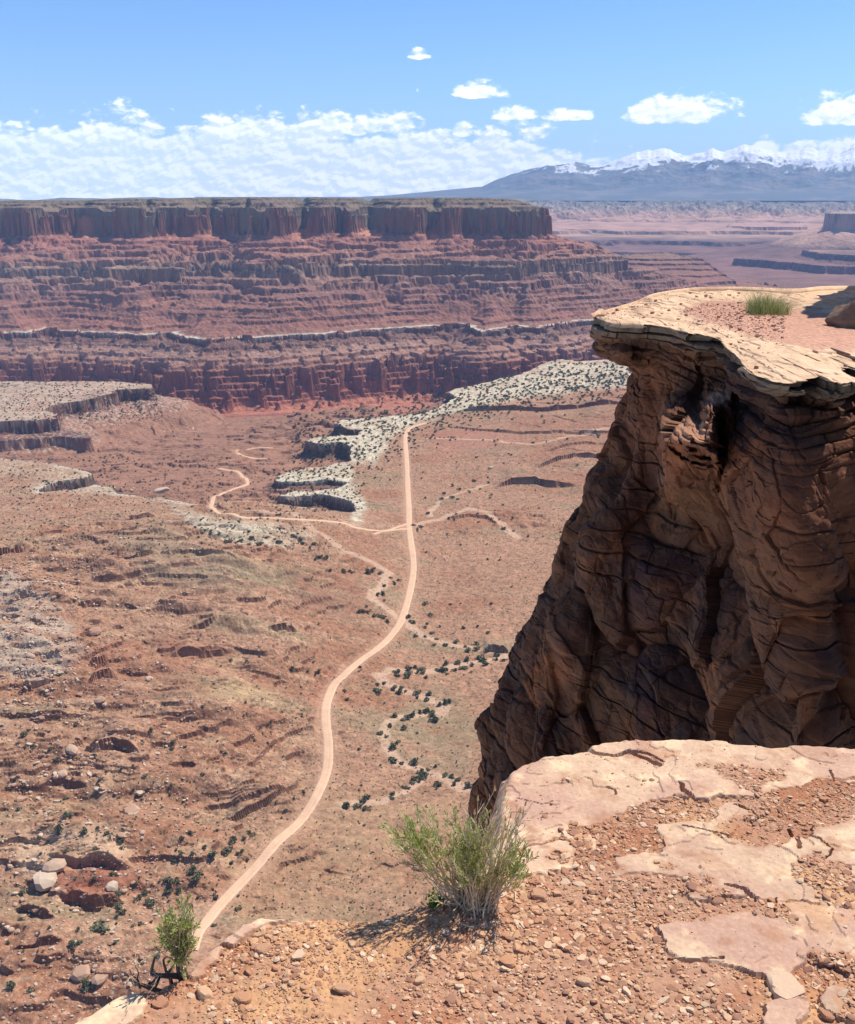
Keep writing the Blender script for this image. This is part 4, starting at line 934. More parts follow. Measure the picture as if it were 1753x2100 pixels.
    col = gravc + (slabc - gravc) * (paint)[..., None]
    col *= (1 + .10 * t2 + .10 * t3)[..., None]
    keep = d < .055
    Q = grid_quads(*gx.shape); kq = keep.ravel()[Q].any(1); Q = Q[kq]
    used = np.zeros(gx.size, bool); used[Q.ravel()] = True; idx = np.cumsum(used) - 1
    V = np.stack([gx, gy, z], -1).reshape(-1, 3)[used]
    ob = mesh_np('viewpoint_ledge', V, quads=idx[Q], mat=M_ledge, colors=np.clip(col, .02, .9).reshape(-1, 3)[used], smooth=False)
    tag(ob, kind='structure')
    return xs, ys, z, onsl2, d
M_ledge = rock_mat('pale_sandstone_ledge', 90.0, .25, .004, var=.13)
LX, LY, LH, LS, LD = build_ledge()
def lsample(A, x, y):
    i = np.clip(np.searchsorted(LX, x) , 0, len(LX) - 1); j = np.clip(np.searchsorted(LY, y), 0, len(LY) - 1); return A[j, i]
M_stone = rock_mat('loose_sandstone_chip', 60.0, .3, .004, var=.16)
def ledge_stones():
    r = np.random.default_rng(33)
    pal = [(.53, .33, .20), (.46, .26, .155), (.41, .205, .12), (.50, .29, .165), (.31, .16, .105), (.60, .42, .28), (.45, .235, .13)]
    protos = []
    for i in range(14):
        v, f = rock(3, r, r.uniform(.22, .42), 12, .06); v[:, 1] *= r.uniform(.6, .95)
        o = mesh_np('stone', v, tris=f, mat=M_stone, colors=np.tile(np.array(pal[i % 7], np.float32), (len(v), 1))); protos.append(o.data); bpy.data.objects.remove(o)
    n = 150000
    x = r.uniform(-1.35, 2.0, n); y = r.uniform(1.45, 3.25, n)
    u, v = project(x, y, np.full(n, LZ)); ok = (u > -40) & (u < 1800) & (v < 2130)
    x, y, u, v = x[ok], y[ok], u[ok], v[ok]
    d = lsample(LD, x, y); s = lsample(LS, x, y); ok = d < -.012
    x, y, u, v, s, d = [q[ok] for q in (x, y, u, v, s, d)]
    den = fbm(x * 4, y * 4, 3, 701, .6)
    p = np.where(s > .5, .012 + .05 * sst(den, .15, .45), .30 + .9 * sst(den, -.35, .2))
    ok = r.uniform(0, 1, len(x)) < p; x, y, u, v, s = [q[ok] for q in (x, y, u, v, s)]
    size = .0030 * (1 - r.uniform(0, 1, len(x))) ** (-.40); size = np.clip(size, .0030, .0125)
    size *= np.where(s > .5, .7, 1.0)
    size *= np.interp(fbm(x * 1.5, y * 1.5, 2, 703), [-.3, .3], [.8, 1.35])
    # a few hand-placed ones seen in the photograph (place, width in picture units, tone, label)
    named = [(1602, 2032, 78, 5, 'largest pale angular block near the lower right corner, standing above the gravel'), (936, 1922, 34, 6, 'tan lozenge-shaped stone in the gravel below the bush'), (862, 2012, 28, 0, 'pale stone with a dark left side in the gravel at bottom centre'), (925, 2052, 26, 4, 'grey chip among the tan gravel near the bottom centre'), (700, 2030, 34, 1, 'flat stone in the gravel left of centre at the bottom'),
             (1418, 1826, 24, 4, 'dark stone sitting on the pale slab at centre right'), (1468, 1846, 30, 4, 'long dark chip at the edge of the big slab'), (1760, 1990, 36, 2, 'dark stone at the right end of the big slab'), (1240, 1905, 22, 1, 'thin grey-topped flake in the gravel right of the bush'), (610, 1962, 30, 5, 'pale block in the gravel below the rim slab'), (540, 1950, 30, 1, 'brown stone near the left rim'), (420, 2040, 44, 0, 'flat pale flake in the lower left gravel'),
             (330, 2060, 40, 2, 'brown flake on the lower left slope'), (500, 2050, 40, 6, 'rusty flake in the lower left gravel'), (1105, 1838, 34, 1, 'brown flat stone just right of the bush'), (1160, 1760, 22, 5, 'small pale stone at the slab margin right of the bush'), (505, 1892, 30, 5, 'pale knob on the rim slab at left'), (1690, 1640, 22, 2, 'reddish stone in the gravel pocket at right'), (1040, 1975, 40, 6, 'large flat tan flake in the gravel below and right of the bush'), (1200, 2020, 34, 0, 'pale angular flake at lower centre right')]
    for uu_, vv_, px, k, lab in named:
        q = on_plane([(uu_, vv_)], LZ)[0]; dist = math.hypot(*q, LZ) ; sc = px * dist / FU / 2
        o = bpy.data.objects.new('loose_stone', protos[k]); COL.objects.link(o)
        o.location = (q[0], q[1], float(lsample(LH, q[0], q[1])) + sc * .16); o.scale = (sc,) * 3; o.rotation_euler = (r.normal(0, .1), r.normal(0, .1), r.uniform(0, 6.28))
        tag(o, lab, 'stone', 'loose stones on the ledge')
    order = np.argsort(-size); pos = []; siz = []; cols = []
    z = lsample(LH, x, y)
    print('ledge stones', len(x))
    for c_, i in enumerate(order):
        sc = float(size[i]) * .9
        if c_ < 275:
            zone = ('left' if u[i] < 600 else 'middle' if u[i] < 1100 else 'right') ; row = 'bottom' if v[i] > 1980 else 'central' if v[i] > 1800 else 'upper'
            lab = {'left': 'sandstone chip in the gravel by the left rim', 'middle': 'sandstone chip in the gravel below the bush', 'right': 'sandstone chip between the pale slabs'}[zone]
            lab += {'bottom': ', near the bottom edge', 'central': ', in the middle rows', 'upper': ', near the far rim'}[row]
            o = bpy.data.objects.new('loose_stone', protos[r.integers(14)]); COL.objects.link(o)
            o.location = (x[i], y[i], z[i] + sc * .02); o.scale = (sc, sc, sc * r.uniform(.7, 1.2)); o.rotation_euler = (r.normal(0, .22), r.normal(0, .22), r.uniform(0, 6.28))
            tag(o, lab, 'stone', f'chips on the ledge, {zone} {row}')
        else:
            pos.append(np.array((x[i], y[i], z[i] + sc * .02))); siz.append(sc); cols.append(np.array(pal[r.integers(7)], np.float32) * r.uniform(.85, 1.1))
    pos = pos[:46000]
    med_ = [rock(2, r, r.uniform(.22, .45), 9, .0) for _ in range(8)]; low = [rock(1, r, r.uniform(.25, .5), 8, 0) for _ in range(10)]
    k = 2500
    g1 = scatter_mesh('gravel', pos[:k], siz[:k], med_, cols[:k], M_stone, None, .22, 3)
    g2 = scatter_mesh('gravel', pos[k:], siz[k:], low, cols[k:], M_stone, None, .25, 4)
    tag(g1, kind='stuff'); tag(g2, kind='stuff')
ledge_stones()
# ------------------------------------------------------------------ the overhanging rock outcrop across the gap
def worley(x, y, z, seed):
    """nearest cell of a jittered lattice: vector to its seed point and a random id"""
    fx, fy, fz = np.floor(x), np.floor(y), np.floor(z); best = np.full(x.shape, 9e9, np.float32); second = best.copy()
    vx = np.zeros(x.shape, np.float32); vy = vx.copy(); vz = vx.copy(); hid = np.zeros(x.shape, np.uint32)
    for a in (-1, 0, 1):
        for b in (-1, 0, 1):
            for c in (-1, 0, 1):
                h = _h((fx + a).astype(np.int64), (fy + b).astype(np.int64), (fz + c).astype(np.int64).astype(np.uint32), seed)
                dx = x - (fx + a + (h & np.uint32(255)) / 255.0); dy = y - (fy + b + ((h >> np.uint32(8)) & np.uint32(255)) / 255.0); dz = z - (fz + c + ((h >> np.uint32(16)) & np.uint32(255)) / 255.0)
                d = (dx * dx + dy * dy + dz * dz).astype(np.float32); m = d < best
                second = np.where(m, best, np.minimum(second, d)); best = np.where(m, d, best)
                vx = np.where(m, dx, vx); vy = np.where(m, dy, vy); vz = np.where(m, dz, vz); hid = np.where(m, h, hid)
    rnd = lambda k: ((hid * np.uint32(k) >> np.uint32(9)) & np.uint32(1023)) / 511.5 - 1.0
    return vx, vy, vz, np.sqrt(second) - np.sqrt(best), rnd
def build_outcrop():
    def pt(u, v, d):                       # place in the photograph at forward distance d
        x, y, z = ray(u, v); return np.array([x * d / y, d, z * d / y])
    def pl(u, v, z=LZ):
        x, y, zz = ray(u, v); k = z / zz; return np.array([x * k, y * k, z])
    front = [(1222, 652), (1262, 668), (1335, 671), (1415, 684), (1478, 698), (1503, 722), (1558, 775), (1645, 788), (1760, 773), (1900, 768), (2100, 765)]
    back = [(1221, 650.8), (1303, 627), (1345, 610), (1420, 598.5), (1500, 597), (1560, 599), (1600, 602), (1640, 602), (1690, 597), (1800, 596), (2100, 596)]
    R1 = [pl(*p) for p in front]; R0 = [pl(*p) for p in back]
    dep = [p[1] for p in R1]
    n = len(front)
    rows = [R0, R1]
    #            u per column,                                                      v per column,                                      depth offset
    def row(us, vs, od): rows.append([pt(us[i], vs[i], dep[i] + od[i]) for i in range(n)])
    row([1220, 1262, 1335, 1415, 1480, 1506, 1562, 1648, 1760, 1900, 2100], [668, 686, 690, 704, 714, 740, 790, 802, 787, 782, 780], [.0, .03, .03, .05, .1, .08, .05, .05, .05, .05, .05])
    row([1220, 1262, 1333, 1413, 1478, 1512, 1568, 1652, 1760, 1900, 2100], [700, 712, 716, 722, 736, 756, 806, 814, 802, 798, 796], [.12, .12, .15, .25, .3, .35, .35, .4, .45, .45, .45])
    row([1228, 1268, 1333, 1410, 1472, 1508, 1570, 1652, 1760, 1900, 2100], [722, 732, 738, 746, 756, 776, 828, 838, 830, 828, 826], [.35, .35, .35, .5, .6, .55, .45, .45, .45, .4, .4])
    row([1262, 1292, 1345, 1404, 1458, 1500, 1566, 1650, 1760, 1900, 2100], [736, 748, 762, 776, 790, 808, 862, 880, 876, 876, 876], [.8, .8, .7, .45, .5, .6, .35, .3, .3, .3, .3])
    row([1302, 1318, 1352, 1400, 1448, 1492, 1560, 1648, 1760, 1900, 2100], [762, 775, 792, 808, 826, 846, 905, 930, 930, 930, 930], [1.1, 1.0, .8, .2, .15, .2, .2, .1, .1, .1, .1])
    row([1286, 1312, 1352, 1400, 1446, 1480, 1550, 1645, 1760, 1900, 2100], [800, 815, 832, 850, 868, 890, 955, 985, 990, 990, 990], [1.0, .9, .6, -.3, -.2, .1, .1, -.05, -.05, 0, 0])
    row([1268, 1300, 1346, 1398, 1445, 1476, 1545, 1642, 1760, 1900, 2100], [850, 865, 880, 900, 915, 940, 1010, 1045, 1052, 1055, 1055], [.9, .8, .5, -.6, -.4, 0, .05, -.12, -.1, -.05, 0])
    row([1262, 1296, 1345, 1396, 1445, 1478, 1548, 1642, 1760, 1900, 2100], [905, 915, 930, 950, 965, 990, 1065, 1110, 1120, 1120, 1120], [.85, .7, .4, -.5, -.3, .1, .1, -.10, -.08, -.02, 0])
    row([1250, 1290, 1342, 1395, 1446, 1490, 1565, 1648, 1760, 1900, 2100], [958, 968, 985, 1005, 1020, 1050, 1120, 1168, 1170, 1170, 1170], [.7, .55, .4, 0, .1, .5, .2, 0, 0, .02, .05])
    row([1214, 1262, 1325, 1390, 1448, 1500, 1575, 1652, 1760, 1900, 2100], [993, 1010, 1030, 1055, 1075, 1105, 1160, 1192, 1188, 1186, 1186], [.6, .4, .3, .4, .55, .6, .5, .3, .3, .3, .3])
    row([1180, 1235, 1308, 1382, 1448, 1510, 1585, 1658, 1760, 1900, 2100], [1032, 1052, 1078, 1105, 1130, 1155, 1195, 1210, 1206, 1204, 1204], [.5, .3, .15, .2, .4, .6, .7, .62, .6, .6, .6])
    row([1146, 1205, 1285, 1368, 1440, 1510, 1590, 1662, 1760, 1900, 2100], [1108, 1125, 1150, 1180, 1205, 1225, 1245, 1250, 1245, 1245, 1245], [.4, .15, -.05, 0, .2, .45, .6, .65, .6, .6, .6])
    row([1126, 1185, 1268, 1352, 1430, 1505, 1590, 1664, 1760, 1900, 2100], [1190, 1205, 1225, 1255, 1280, 1295, 1305, 1308, 1305, 1305, 1305], [.3, 0, -.2, -.2, 0, .25, .45, .5, .5, .5, .5])
    row([1098, 1165, 1250, 1338, 1420, 1500, 1588, 1665, 1760, 1900, 2100], [1278, 1290, 1310, 1330, 1350, 1365, 1372, 1374, 1372, 1372, 1372], [.2, -.15, -.4, -.4, -.2, .05, .3, .35, .4, .4, .4])
    row([1060, 1135, 1228, 1320, 1408, 1492, 1585, 1665, 1760, 1900, 2100], [1368, 1380, 1395, 1410, 1425, 1435, 1440, 1442, 1440, 1440, 1440], [.1, -.3, -.6, -.6, -.4, -.15, .1, .2, .3, .3, .3])
    row([1002, 1090, 1195, 1298, 1394, 1484, 1582, 1666, 1760, 1900, 2100], [1488, 1494, 1500, 1508, 1515, 1520, 1522, 1524, 1522, 1522, 1522], [-.05, -.5, -.8, -.85, -.6, -.4, -.1, 0, .15, .2, .2])
    row([966, 1060, 1172, 1280, 1382, 1478, 1580, 1668, 1760, 1900, 2100], [1600, 1602, 1604, 1608, 1612, 1615, 1616, 1617, 1616, 1616, 1616], [-.2, -.7, -1.05, -1.1, -.9, -.6, -.3, -.15, 0, .1, .1])
    row([950, 1050, 1165, 1275, 1380, 1478, 1580, 1668, 1760, 1900, 2100], [1700, 1702, 1704, 1706, 1708, 1710, 1712, 1712, 1712, 1712, 1712], [-.3, -.85, -1.25, -1.3, -1.1, -.8, -.5, -.3, -.1, 0, 0])
    def drop(k, dz):
        rows.append([p + np.array([-.02 * dz * (1 - i / n), -.10 * dz, -dz]) for i, p in enumerate(rows[k])])
    drop(-1, 3.0); drop(-1, 8.0); drop(-1, 20.0); drop(-1, 45.0)
    P_ = np.array(rows)                                            # rows x cols x 3
    # turn the left edge round the back, and carry the right end round too
    nr = len(rows); bk = P_[:, :1].copy(); bk[:, 0, 1] += .9; bk[:, 0, 0] += .30
    bk2 = P_[:, :1].copy(); bk2[:, 0, 1] += 4.5; bk2[:, 0, 0] += 2.2; bk[0, 0] = P_[0, 0] + (.05, .15, 0); bk2[0, 0] = P_[0, 0] + (.1, .3, 0)
    for q in (1,): bk[q, 0] = P_[0, 0] + (.10, .30, 0); bk2[q, 0] = P_[0, 0] + (.3, .9, 0)
    P_ = np.concatenate([bk2, bk, P_], 1)
    # behind the plateau the rock falls away
    lw = np.interp(np.arange(P_.shape[1]), [0, 2, 5, 9], [1, 1, .5, 0])
    b1 = P_[:1].copy(); b1[..., 0] += 2.2 * lw; b1[..., 1] += 2.2; b1[..., 2] -= 2.5; b2 = b1.copy(); b2[..., 0] += 1.0; b2[..., 1] += 2.0; b2[..., 2] -= 12
    b0 = P_[:1].copy(); b0[..., 0] += .12 * lw; b0[..., 1] += .12; b0[..., 2] -= .12
    P_ = np.concatenate([b2, b1, b0, P_], 0)
    nrw, ncl = P_.shape[:2]
    # arc-length parameters so that detail is even; sampling counts per span
    def cr(A, t, axis):
        m = A.shape[axis]; A = np.moveaxis(A, axis, 0); i = np.clip(np.floor(t).astype(int), 0, m - 2); f = (t - i)[:, None, None]
        p0 = A[np.maximum(i - 1, 0)]; p1 = A[i]; p2 = A[i + 1]; p3 = A[np.minimum(i + 2, m - 1)]
        # monotone-ish: blend between linear and Catmull-Rom
        c = .5 * (2 * p1 + (p2 - p0) * f + (2 * p0 - 5 * p1 + 4 * p2 - p3) * f * f + (3 * p1 - 3 * p2 + p3 - p0) * f ** 3)
        l = p1 + (p2 - p1) * f
        return np.moveaxis(l + (c - l) * .8, 0, axis)
    def samp(cnts): return np.concatenate([np.linspace(i, i + 1, c, endpoint=False) for i, c in enumerate(cnts)] + [[len(cnts)]])
    rc = [4, 14, 14, 460] + [26, 30, 28, 34, 44, 44, 46, 46, 44, 44, 44, 60, 60, 60, 64, 80, 60, 40] + [14, 8, 6, 6]
    assert len(rc) == nrw - 1, (len(rc), nrw)
    cc = [8, 60] + [70, 80, 85, 80, 60, 75, 85, 90, 60, 20]
    assert len(cc) == ncl - 1, (len(cc), ncl)
    tr, tc_ = samp(rc), samp(cc)
    # linear across the plateau so that it stays a plane with a crisp rim
    S = cr(P_, tc_, 1); G = cr(S, tr, 0)
    top = (tr >= 3) & (tr <= 4); S3, S4 = S[3], S[4]; f = (tr[top] - 3)[:, None, None]; G[top] = S3[None] * (1 - f) + S4[None] * f
    for q_ in (4, 5, 6):
        mq = (tr > q_) & (tr <= q_ + 1); f = (tr[mq] - q_)[:, None, None]; G[mq] = S[q_][None] * (1 - f) + S[q_ + 1][None] * f
    U_, V_ = project(G[..., 0], G[..., 1], G[..., 2]); U_ = U_.astype(np.float32); V_ = V_.astype(np.float32)
    T = tr[:, None] * np.ones_like(G[..., 0]); face = sst(T, 4.0, 4.6)
    # normals of the smooth surface
    du = np.gradient(G, axis=1); dv = np.gradient(G, axis=0); N = np.cross(du, dv); N /= np.linalg.norm(N, axis=2)[..., None] + 1e-9
    N = -N if N[T > 6][:, 1].mean() > 0 else N; print('normals', N[T > 6][:, 1].mean())
    x, y, z = G[..., 0], G[..., 1], G[..., 2]
    dep_b = sst(-z, 1.95, 2.8)                      # massive, rounded rock lower down
    # rounded lobes parted by deep joints, leaning to the left as they go down
    lean = x + .42 * z
    bil = np.abs(fbm3(lean / 1.5, y / 2.4, z / 4.2, 2, 801, .45)) * 2.0
    bil2 = np.abs(fbm3(lean / .55 + 3, y / .9, z / 1.1, 3, 811, .5))
    wj = .16 * fbm3(x * 1.6, y * 1.6, z * 1.6, 3, 813, .6)
    def facets(sx, sy, sz, amp, off, seed, gap, gw):
        vx, vy, vz, edge, rnd = worley((lean + wj) / sx, (y + wj) / sy, (z + wj) / sz, seed)
        return amp * (vx * rnd(2654435761) + .5 * vy * rnd(40503) + vz * rnd(2246822519)) + off * rnd(3266489917) - gap * (1 - sst(edge, 0, gw)), rnd(668265263)
    f1, tone1 = facets(1.3, 1.6, 2.4, .26, .07, 815, .045, .05)
    f2_, tone2 = facets(.45, .5, .6, .045, .014, 817, .010, .06)
    f3_, tone3 = facets(.14, .2, .14, .014, .005, 819, .0, .1)
    lobes = (.56 * np.sqrt(bil + .07) - .27) * sst(-z, 2.4, 4.4) + (f1 * (.35 + .65 * sst(-z, 2.3, 3.6)) + f2_ + f3_) * sst(-z, 1.85, 2.1)
    lumps = (.10 * np.sqrt(bil2 + .01) - .04) * (.45 + .55 * dep_b)
    # bedding near the top: plates of different reach
    zl = z / .11 + .35 * fbm3(x / .8, y / .8, z * 0, 2, 821)
    G_dummy = None; lay = np.floor(zl); fr = zl - lay
    plate = noise3(x / .75, y / .75, lay * 3.7, 831) + .5 * noise3(x / .22, y / .22, lay * 3.7, 832)
    notch = sst(np.abs(fr - .5), .30, .5)
    strat = (.13 * plate - .045 * notch) * (1 - dep_b)
    zl2 = z / .31 + .5 * fbm3(x / 1.2, y / 1.2, z * 0, 2, 841); l2 = np.floor(zl2); f2 = zl2 - l2
    strat2 = .16 * noise3(x / 1.1, y / 1.1, l2 * 5.1, 843) * (1 - .85 * dep_b) * sst(-z, 1.7, 2.0) - .05 * sst(np.abs(f2 - .5), .40, .5) * sst(noise3(x / 1.7, y / 1.7, l2, 845), .0, .25) * dep_b
    grain = .035 * fbm3(x * 5, y * 5, z * 5, 4, 851, .6) + .02 * fbm3(x * 2.2, y * 2.2, z * 7, 3, 853, .6)
    far_edge = sst(T, 4.0, 4.25)
    disp = (lobes + lumps + strat + strat2 + grain) * far_edge
    edgefade = np.where(T > 23, np.clip(1 - (T - 23) / 4, .2, 1), 1)
    D3 = N * (disp * edgefade)[..., None]
    D3[..., 2] *= np.where(T < 6, .3, 1)
    G = G + D3
    # sunlit knobs standing out below the notch in the cap
    for (ku, kv, ru, r0_, r1_, rb, push) in ((1415, 858, 62, 50, 46, 140, 2.6), (1466, 812, 38, 45, 16, 70, .9)):
        du_ = (U_ - ku) / ru; dvv = V_ - kv; up_ = np.clip((dvv + r0_) / (r0_ + r1_), 0, 1); wv = np.where(dvv < r1_, up_, np.clip(1 - (dvv - r1_) / rb, 0, 1) ** 1.2)
        wu = sst(-np.abs(du_ + .15 * noise3(x * 3, y, z * 5, 862)), -1.0, -.72) * (T > 5)
        amt = push * wv * wu * (1 + .22 * noise3(x * 5, y, z * 14, 861)); G *= (1 - amt / np.linalg.norm(G, axis=2))[..., None]
    # the broken outline of the cap: blocks of different reach, upright joints between them
    xe = x / .42 + .6 * noise2(x * 1.1, x * 0 + 2, 865); bl = noise2(np.floor(xe) * 7.7, x * 0 + .5, 866); bl2 = noise2(np.floor(x / .13 + .3 * noise2(x * 5, x * 0, 4)) * 3.3, x * 0 + 1.5, 867)
    xe2 = noise3(np.floor(x / .42 + .2 * lay) * 3.1, x * 0, lay * 2.3, 868)
    rimw = sst(T, 3.70, 3.97) * (1 - sst(T, 6.0, 8.0))
    G[..., 1] += rimw * (.75 * bl + .22 * bl2) + (T > 4.02) * (1 - sst(T, 6.5, 8.5)) * (.26 * np.clip(xe2, -.5, .8) + .05 * notch)
    # named joints seen in the photograph
    for pts, w, dp in (([(1505, 790), (1470, 860), (1452, 930), (1474, 1010), (1478, 1060), (1500, 1115), (1560, 1165), (1640, 1190), (1760, 1180)], 7, .22), ([(1330, 1165), (1340, 1190), (1318, 1230), (1310, 1330), (1325, 1420)], 8, .35), ([(1300, 1130), (1318, 1230)], 7, .2),
                       ([(1455, 1315), (1380, 1380), (1330, 1440), (1275, 1515)], 4, .14), ([(1640, 1290), (1600, 1380), (1560, 1450), (1530, 1530)], 9, .35), ([(1165, 1120), (1180, 1240), (1150, 1330), (1155, 1430), (1130, 1540)], 8, .28), ([(1225, 1290), (1240, 1390), (1200, 1470)], 6, .2), ([(1690, 1230), (1680, 1330), (1700, 1420), (1660, 1530)], 9, .3), ([(1130, 1345), (1180, 1352), (1230, 1346)], 4, .1), ([(1420, 1060), (1440, 1090), (1400, 1130)], 5, .15), ([(1180, 1430), (1200, 1452)], 5, .1)):
        k = (T > 5)
        dd = dist_line(U_ + 9 * fbm3(x * 2, y, z * 2, 3, 871), V_ + 9 * fbm3(x * 2 + 9, y, z * 2, 3, 873), pts)
        m = np.exp(-(dd / (w * 1.5)) ** 2) * dp * .6 * k
        G[..., 1] += m
    # plateau: stepped flakes, drifted sand in the middle, and the rock shoulder that rises out of view at the right
    tx, ty = x, y; tt_ = (T >= 3) & (T < 4.02)
    wob = fbm3(tx * 3.1, ty * 1.4, z * 0, 4, 881, .6)
    sand_poly = [tuple(p) for p in on_plane([(1395, 640), (1440, 622), (1540, 622), (1660, 640), (1753, 655), (1860, 690), (1753, 715), (1700, 728), (1620, 715), (1560, 695), (1500, 680), (1440, 662)], LZ)]
    sd = sdist((tx + .12 * wob).astype(np.float32), (ty + .25 * wob).astype(np.float32), sand_poly)
    sand = sst(-sd, -.10, .12)
    st_ = fbm(tx * .9 + 5, ty * .45, 4, 885, .62)
    q7 = st_ * 5; q7 = np.floor(q7) + sst(q7 - np.floor(q7), .0, .22); q6 = fbm(tx * 2.6, ty * .8, 3, 887) * 6; q6 = np.floor(q6) + sst(q6 - np.floor(q6), 0, .3)
    steps = .017 * np.clip(q7, -2, 2) + .005 * q6
    hgt = steps * (1 - sand) + sand * (.03 + .01 * fbm(tx * 8, ty * 8, 2, 889))
    hgt += .05 * sst(-dist_line(tx.astype(np.float32), ty.astype(np.float32), on_plane([(1303, 640), (1420, 612), (1560, 606)], LZ)), -1.2, 0) * (1 - sand)
    fadein = sst(T, 3.0, 3.03) * (1 - sst(T, 3.975, 4.0) * .4)
    shoulder = 4.2 * sst(tx - .425 * ty + .1 * noise2(ty * 1.3, tx * 1.3, 891), 0, .35) * sst(ty, 16.5, 17.2)
    G[..., 2] += np.where(tt_, (hgt * fadein + shoulder), shoulder * (T < 3))
    # step of the left wing: a second plate riding over the first, with a dark undercut on its near side
    # colours
    c1 = fbm3(x * .8, y * .8, z * 1.1, 4, 901, .6); c2 = fbm3(x * 3.5, y * 3.5, z * 5, 4, 903, .62); c3 = fbm(x * 1.2, z * .35, 3, 905)
    col = np.zeros(G.shape, np.float32) + C(.084, .036, .020)  # face colour cut well down to deepen its shade; the cap stays bright
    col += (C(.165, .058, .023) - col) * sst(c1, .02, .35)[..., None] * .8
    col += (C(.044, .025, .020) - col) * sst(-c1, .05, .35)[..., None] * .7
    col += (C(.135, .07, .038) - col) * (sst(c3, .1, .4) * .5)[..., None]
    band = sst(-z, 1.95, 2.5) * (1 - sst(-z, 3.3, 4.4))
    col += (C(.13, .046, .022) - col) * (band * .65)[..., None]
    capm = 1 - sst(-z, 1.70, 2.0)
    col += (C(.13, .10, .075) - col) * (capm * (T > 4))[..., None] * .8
    col *= (1 + .35 * c2 + .16 * tone1 + .14 * tone2 + .12 * tone3)[..., None]
    sc = C(.62, .42, .265) + np.zeros_like(col); sc += (C(.44, .285, .18) - sc) * sst(fbm(tx * 1.4, ty * .7, 4, 907, .6), .0, .3)[..., None]
    sc *= (1 + .25 * fbm(tx * 5, ty * 2.2, 4, 909, .65))[..., None]
    sn_ = C(.46, .25, .17) * (1 + .35 * fbm(tx * 22, ty * 12, 2, 911))[..., None]
    knobs = np.exp(-(((U_ - 1415) / 48) ** 2 + ((V_ - 880) / 30) ** 2) ** 2) + np.exp(-(((U_ - 1466) / 28) ** 2 + ((V_ - 815) / 20) ** 2) ** 2)  # mask for sunlight painted on the knobs as a lighter orange
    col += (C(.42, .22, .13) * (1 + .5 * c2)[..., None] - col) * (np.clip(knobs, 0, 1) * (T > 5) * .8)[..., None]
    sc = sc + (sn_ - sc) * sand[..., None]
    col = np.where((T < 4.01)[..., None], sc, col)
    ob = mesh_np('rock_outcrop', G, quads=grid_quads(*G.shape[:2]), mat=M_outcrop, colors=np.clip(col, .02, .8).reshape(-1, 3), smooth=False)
    tag(ob, 'massive overhanging sandstone outcrop in deep shade with a thin sunlit cap, right of valley', 'rock outcrop')
    return G, T
M_outcrop = rock_mat('weathered_sandstone', 9.0, .35, .025, var=.2, layers=5.0)
OG, OT = build_outcrop()
def outcrop_top(u, v):
    x, y, zz = ray(u, v); k = LZ / zz; px, py = x * k, y * k
    m = (OT >= 3) & (OT <= 4); q = OG[m]; i = np.argmin((q[:, 0] - px) ** 2 + (q[:, 1] - py) ** 2); return q[i]

def outcrop_things():
    r = np.random.default_rng(51)
    # domed boulder entering at the right edge
    v, f = rock(4, r, .8, 40, .10); v *= np.array((.72, .60, .40)); 
    col = np.array((.20, .13, .09)) * (1 + .35 * fbm3(v[:, 0] * 5, v[:, 1] * 5, v[:, 2] * 9, 4, 921))[:, None]
    p = outcrop_top(1762, 678)
    o = mesh_np('boulder', v, tris=f, mat=M_outcrop, colors=col.astype(np.float32), loc=p + (.30, .25, .10)); tag(o, 'dark rounded boulder on the sunlit cap, cut off by the right edge', 'boulder')
    # flakes and pebbles on the cap
    low = [rock(1, r, .3, 8, 0) for _ in range(8)]; pos = []; siz = []; cols = []
    m = np.argwhere((OT[:, 0] >= 3.02) & (OT[:, 0] <= 3.96))[:, 0]
    for i in range(5200):
        q = OG[m[r.integers(len(m))], r.integers(40, 560)]; t = q[0]
        U0, V0 = project(q[0], q[1], q[2])
        insand = inside(np.array([U0]), np.array([V0]), [(1395, 640), (1440, 622), (1540, 622), (1660, 640), (1753, 655), (1860, 690), (1753, 715), (1700, 728), (1620, 715), (1560, 695), (1500, 680), (1440, 662)])[0]
        if not insand and r.uniform() > .12: continue
        s = .009 * (1 - r.uniform()) ** -.4; s = min(s, .05)
        pos.append(q + (r.normal(0, .02), r.normal(0, .02), s * .2)); siz.append(s); cols.append(np.array([(.56, .36, .26), (.44, .23, .15), (.38, .19, .12), (.62, .45, .33)][r.integers(4)], np.float32))
    g = scatter_mesh('gravel', pos, siz, low, cols, M_stone, None, .2, 7); tag(g, kind='stuff')
    return
outcrop_things()
# ------------------------------------------------------------------ shrubs rooted on the ledge
def bark_mat(name, c1, c2):
    m = bpy.data.materials.new(name); m.use_nodes = True; nt = m.node_tree; b = nt.nodes['Principled BSDF']; b.inputs['Roughness'].default_value = .8
    tc = nd(nt, 'ShaderNodeTexCoord'); n = nd(nt, 'ShaderNodeTexNoise', i_Scale=60.0, i_Detail=4.0); nt.links.new(tc.outputs['Object'], n.inputs['Vector'])
    nt.links.new(mix(nt, n.outputs[0], c1, c2), b.inputs['Base Color']); return m
M_stem = bark_mat('straw_stem', (.42, .30, .17), (.78, .64, .46))
M_wood = bark_mat('dark_weathered_wood', (.05, .03, .02), (.22, .14, .10))
M_leaf = leaf_mat('fresh_narrow_leaf', (.20, .26, .05), (.50, .54, .19), .6, .35)
M_leaf2 = leaf_mat('dark_small_leaf', (.05, .14, .02), (.12, .26, .04), .6, .3)
M_grass = leaf_mat('bunch_grass', (.16, .24, .06), (.50, .48, .24), .6, .3)
M_seed = bark_mat('dry_seed_head', (.45, .27, .10), (.70, .50, .24))
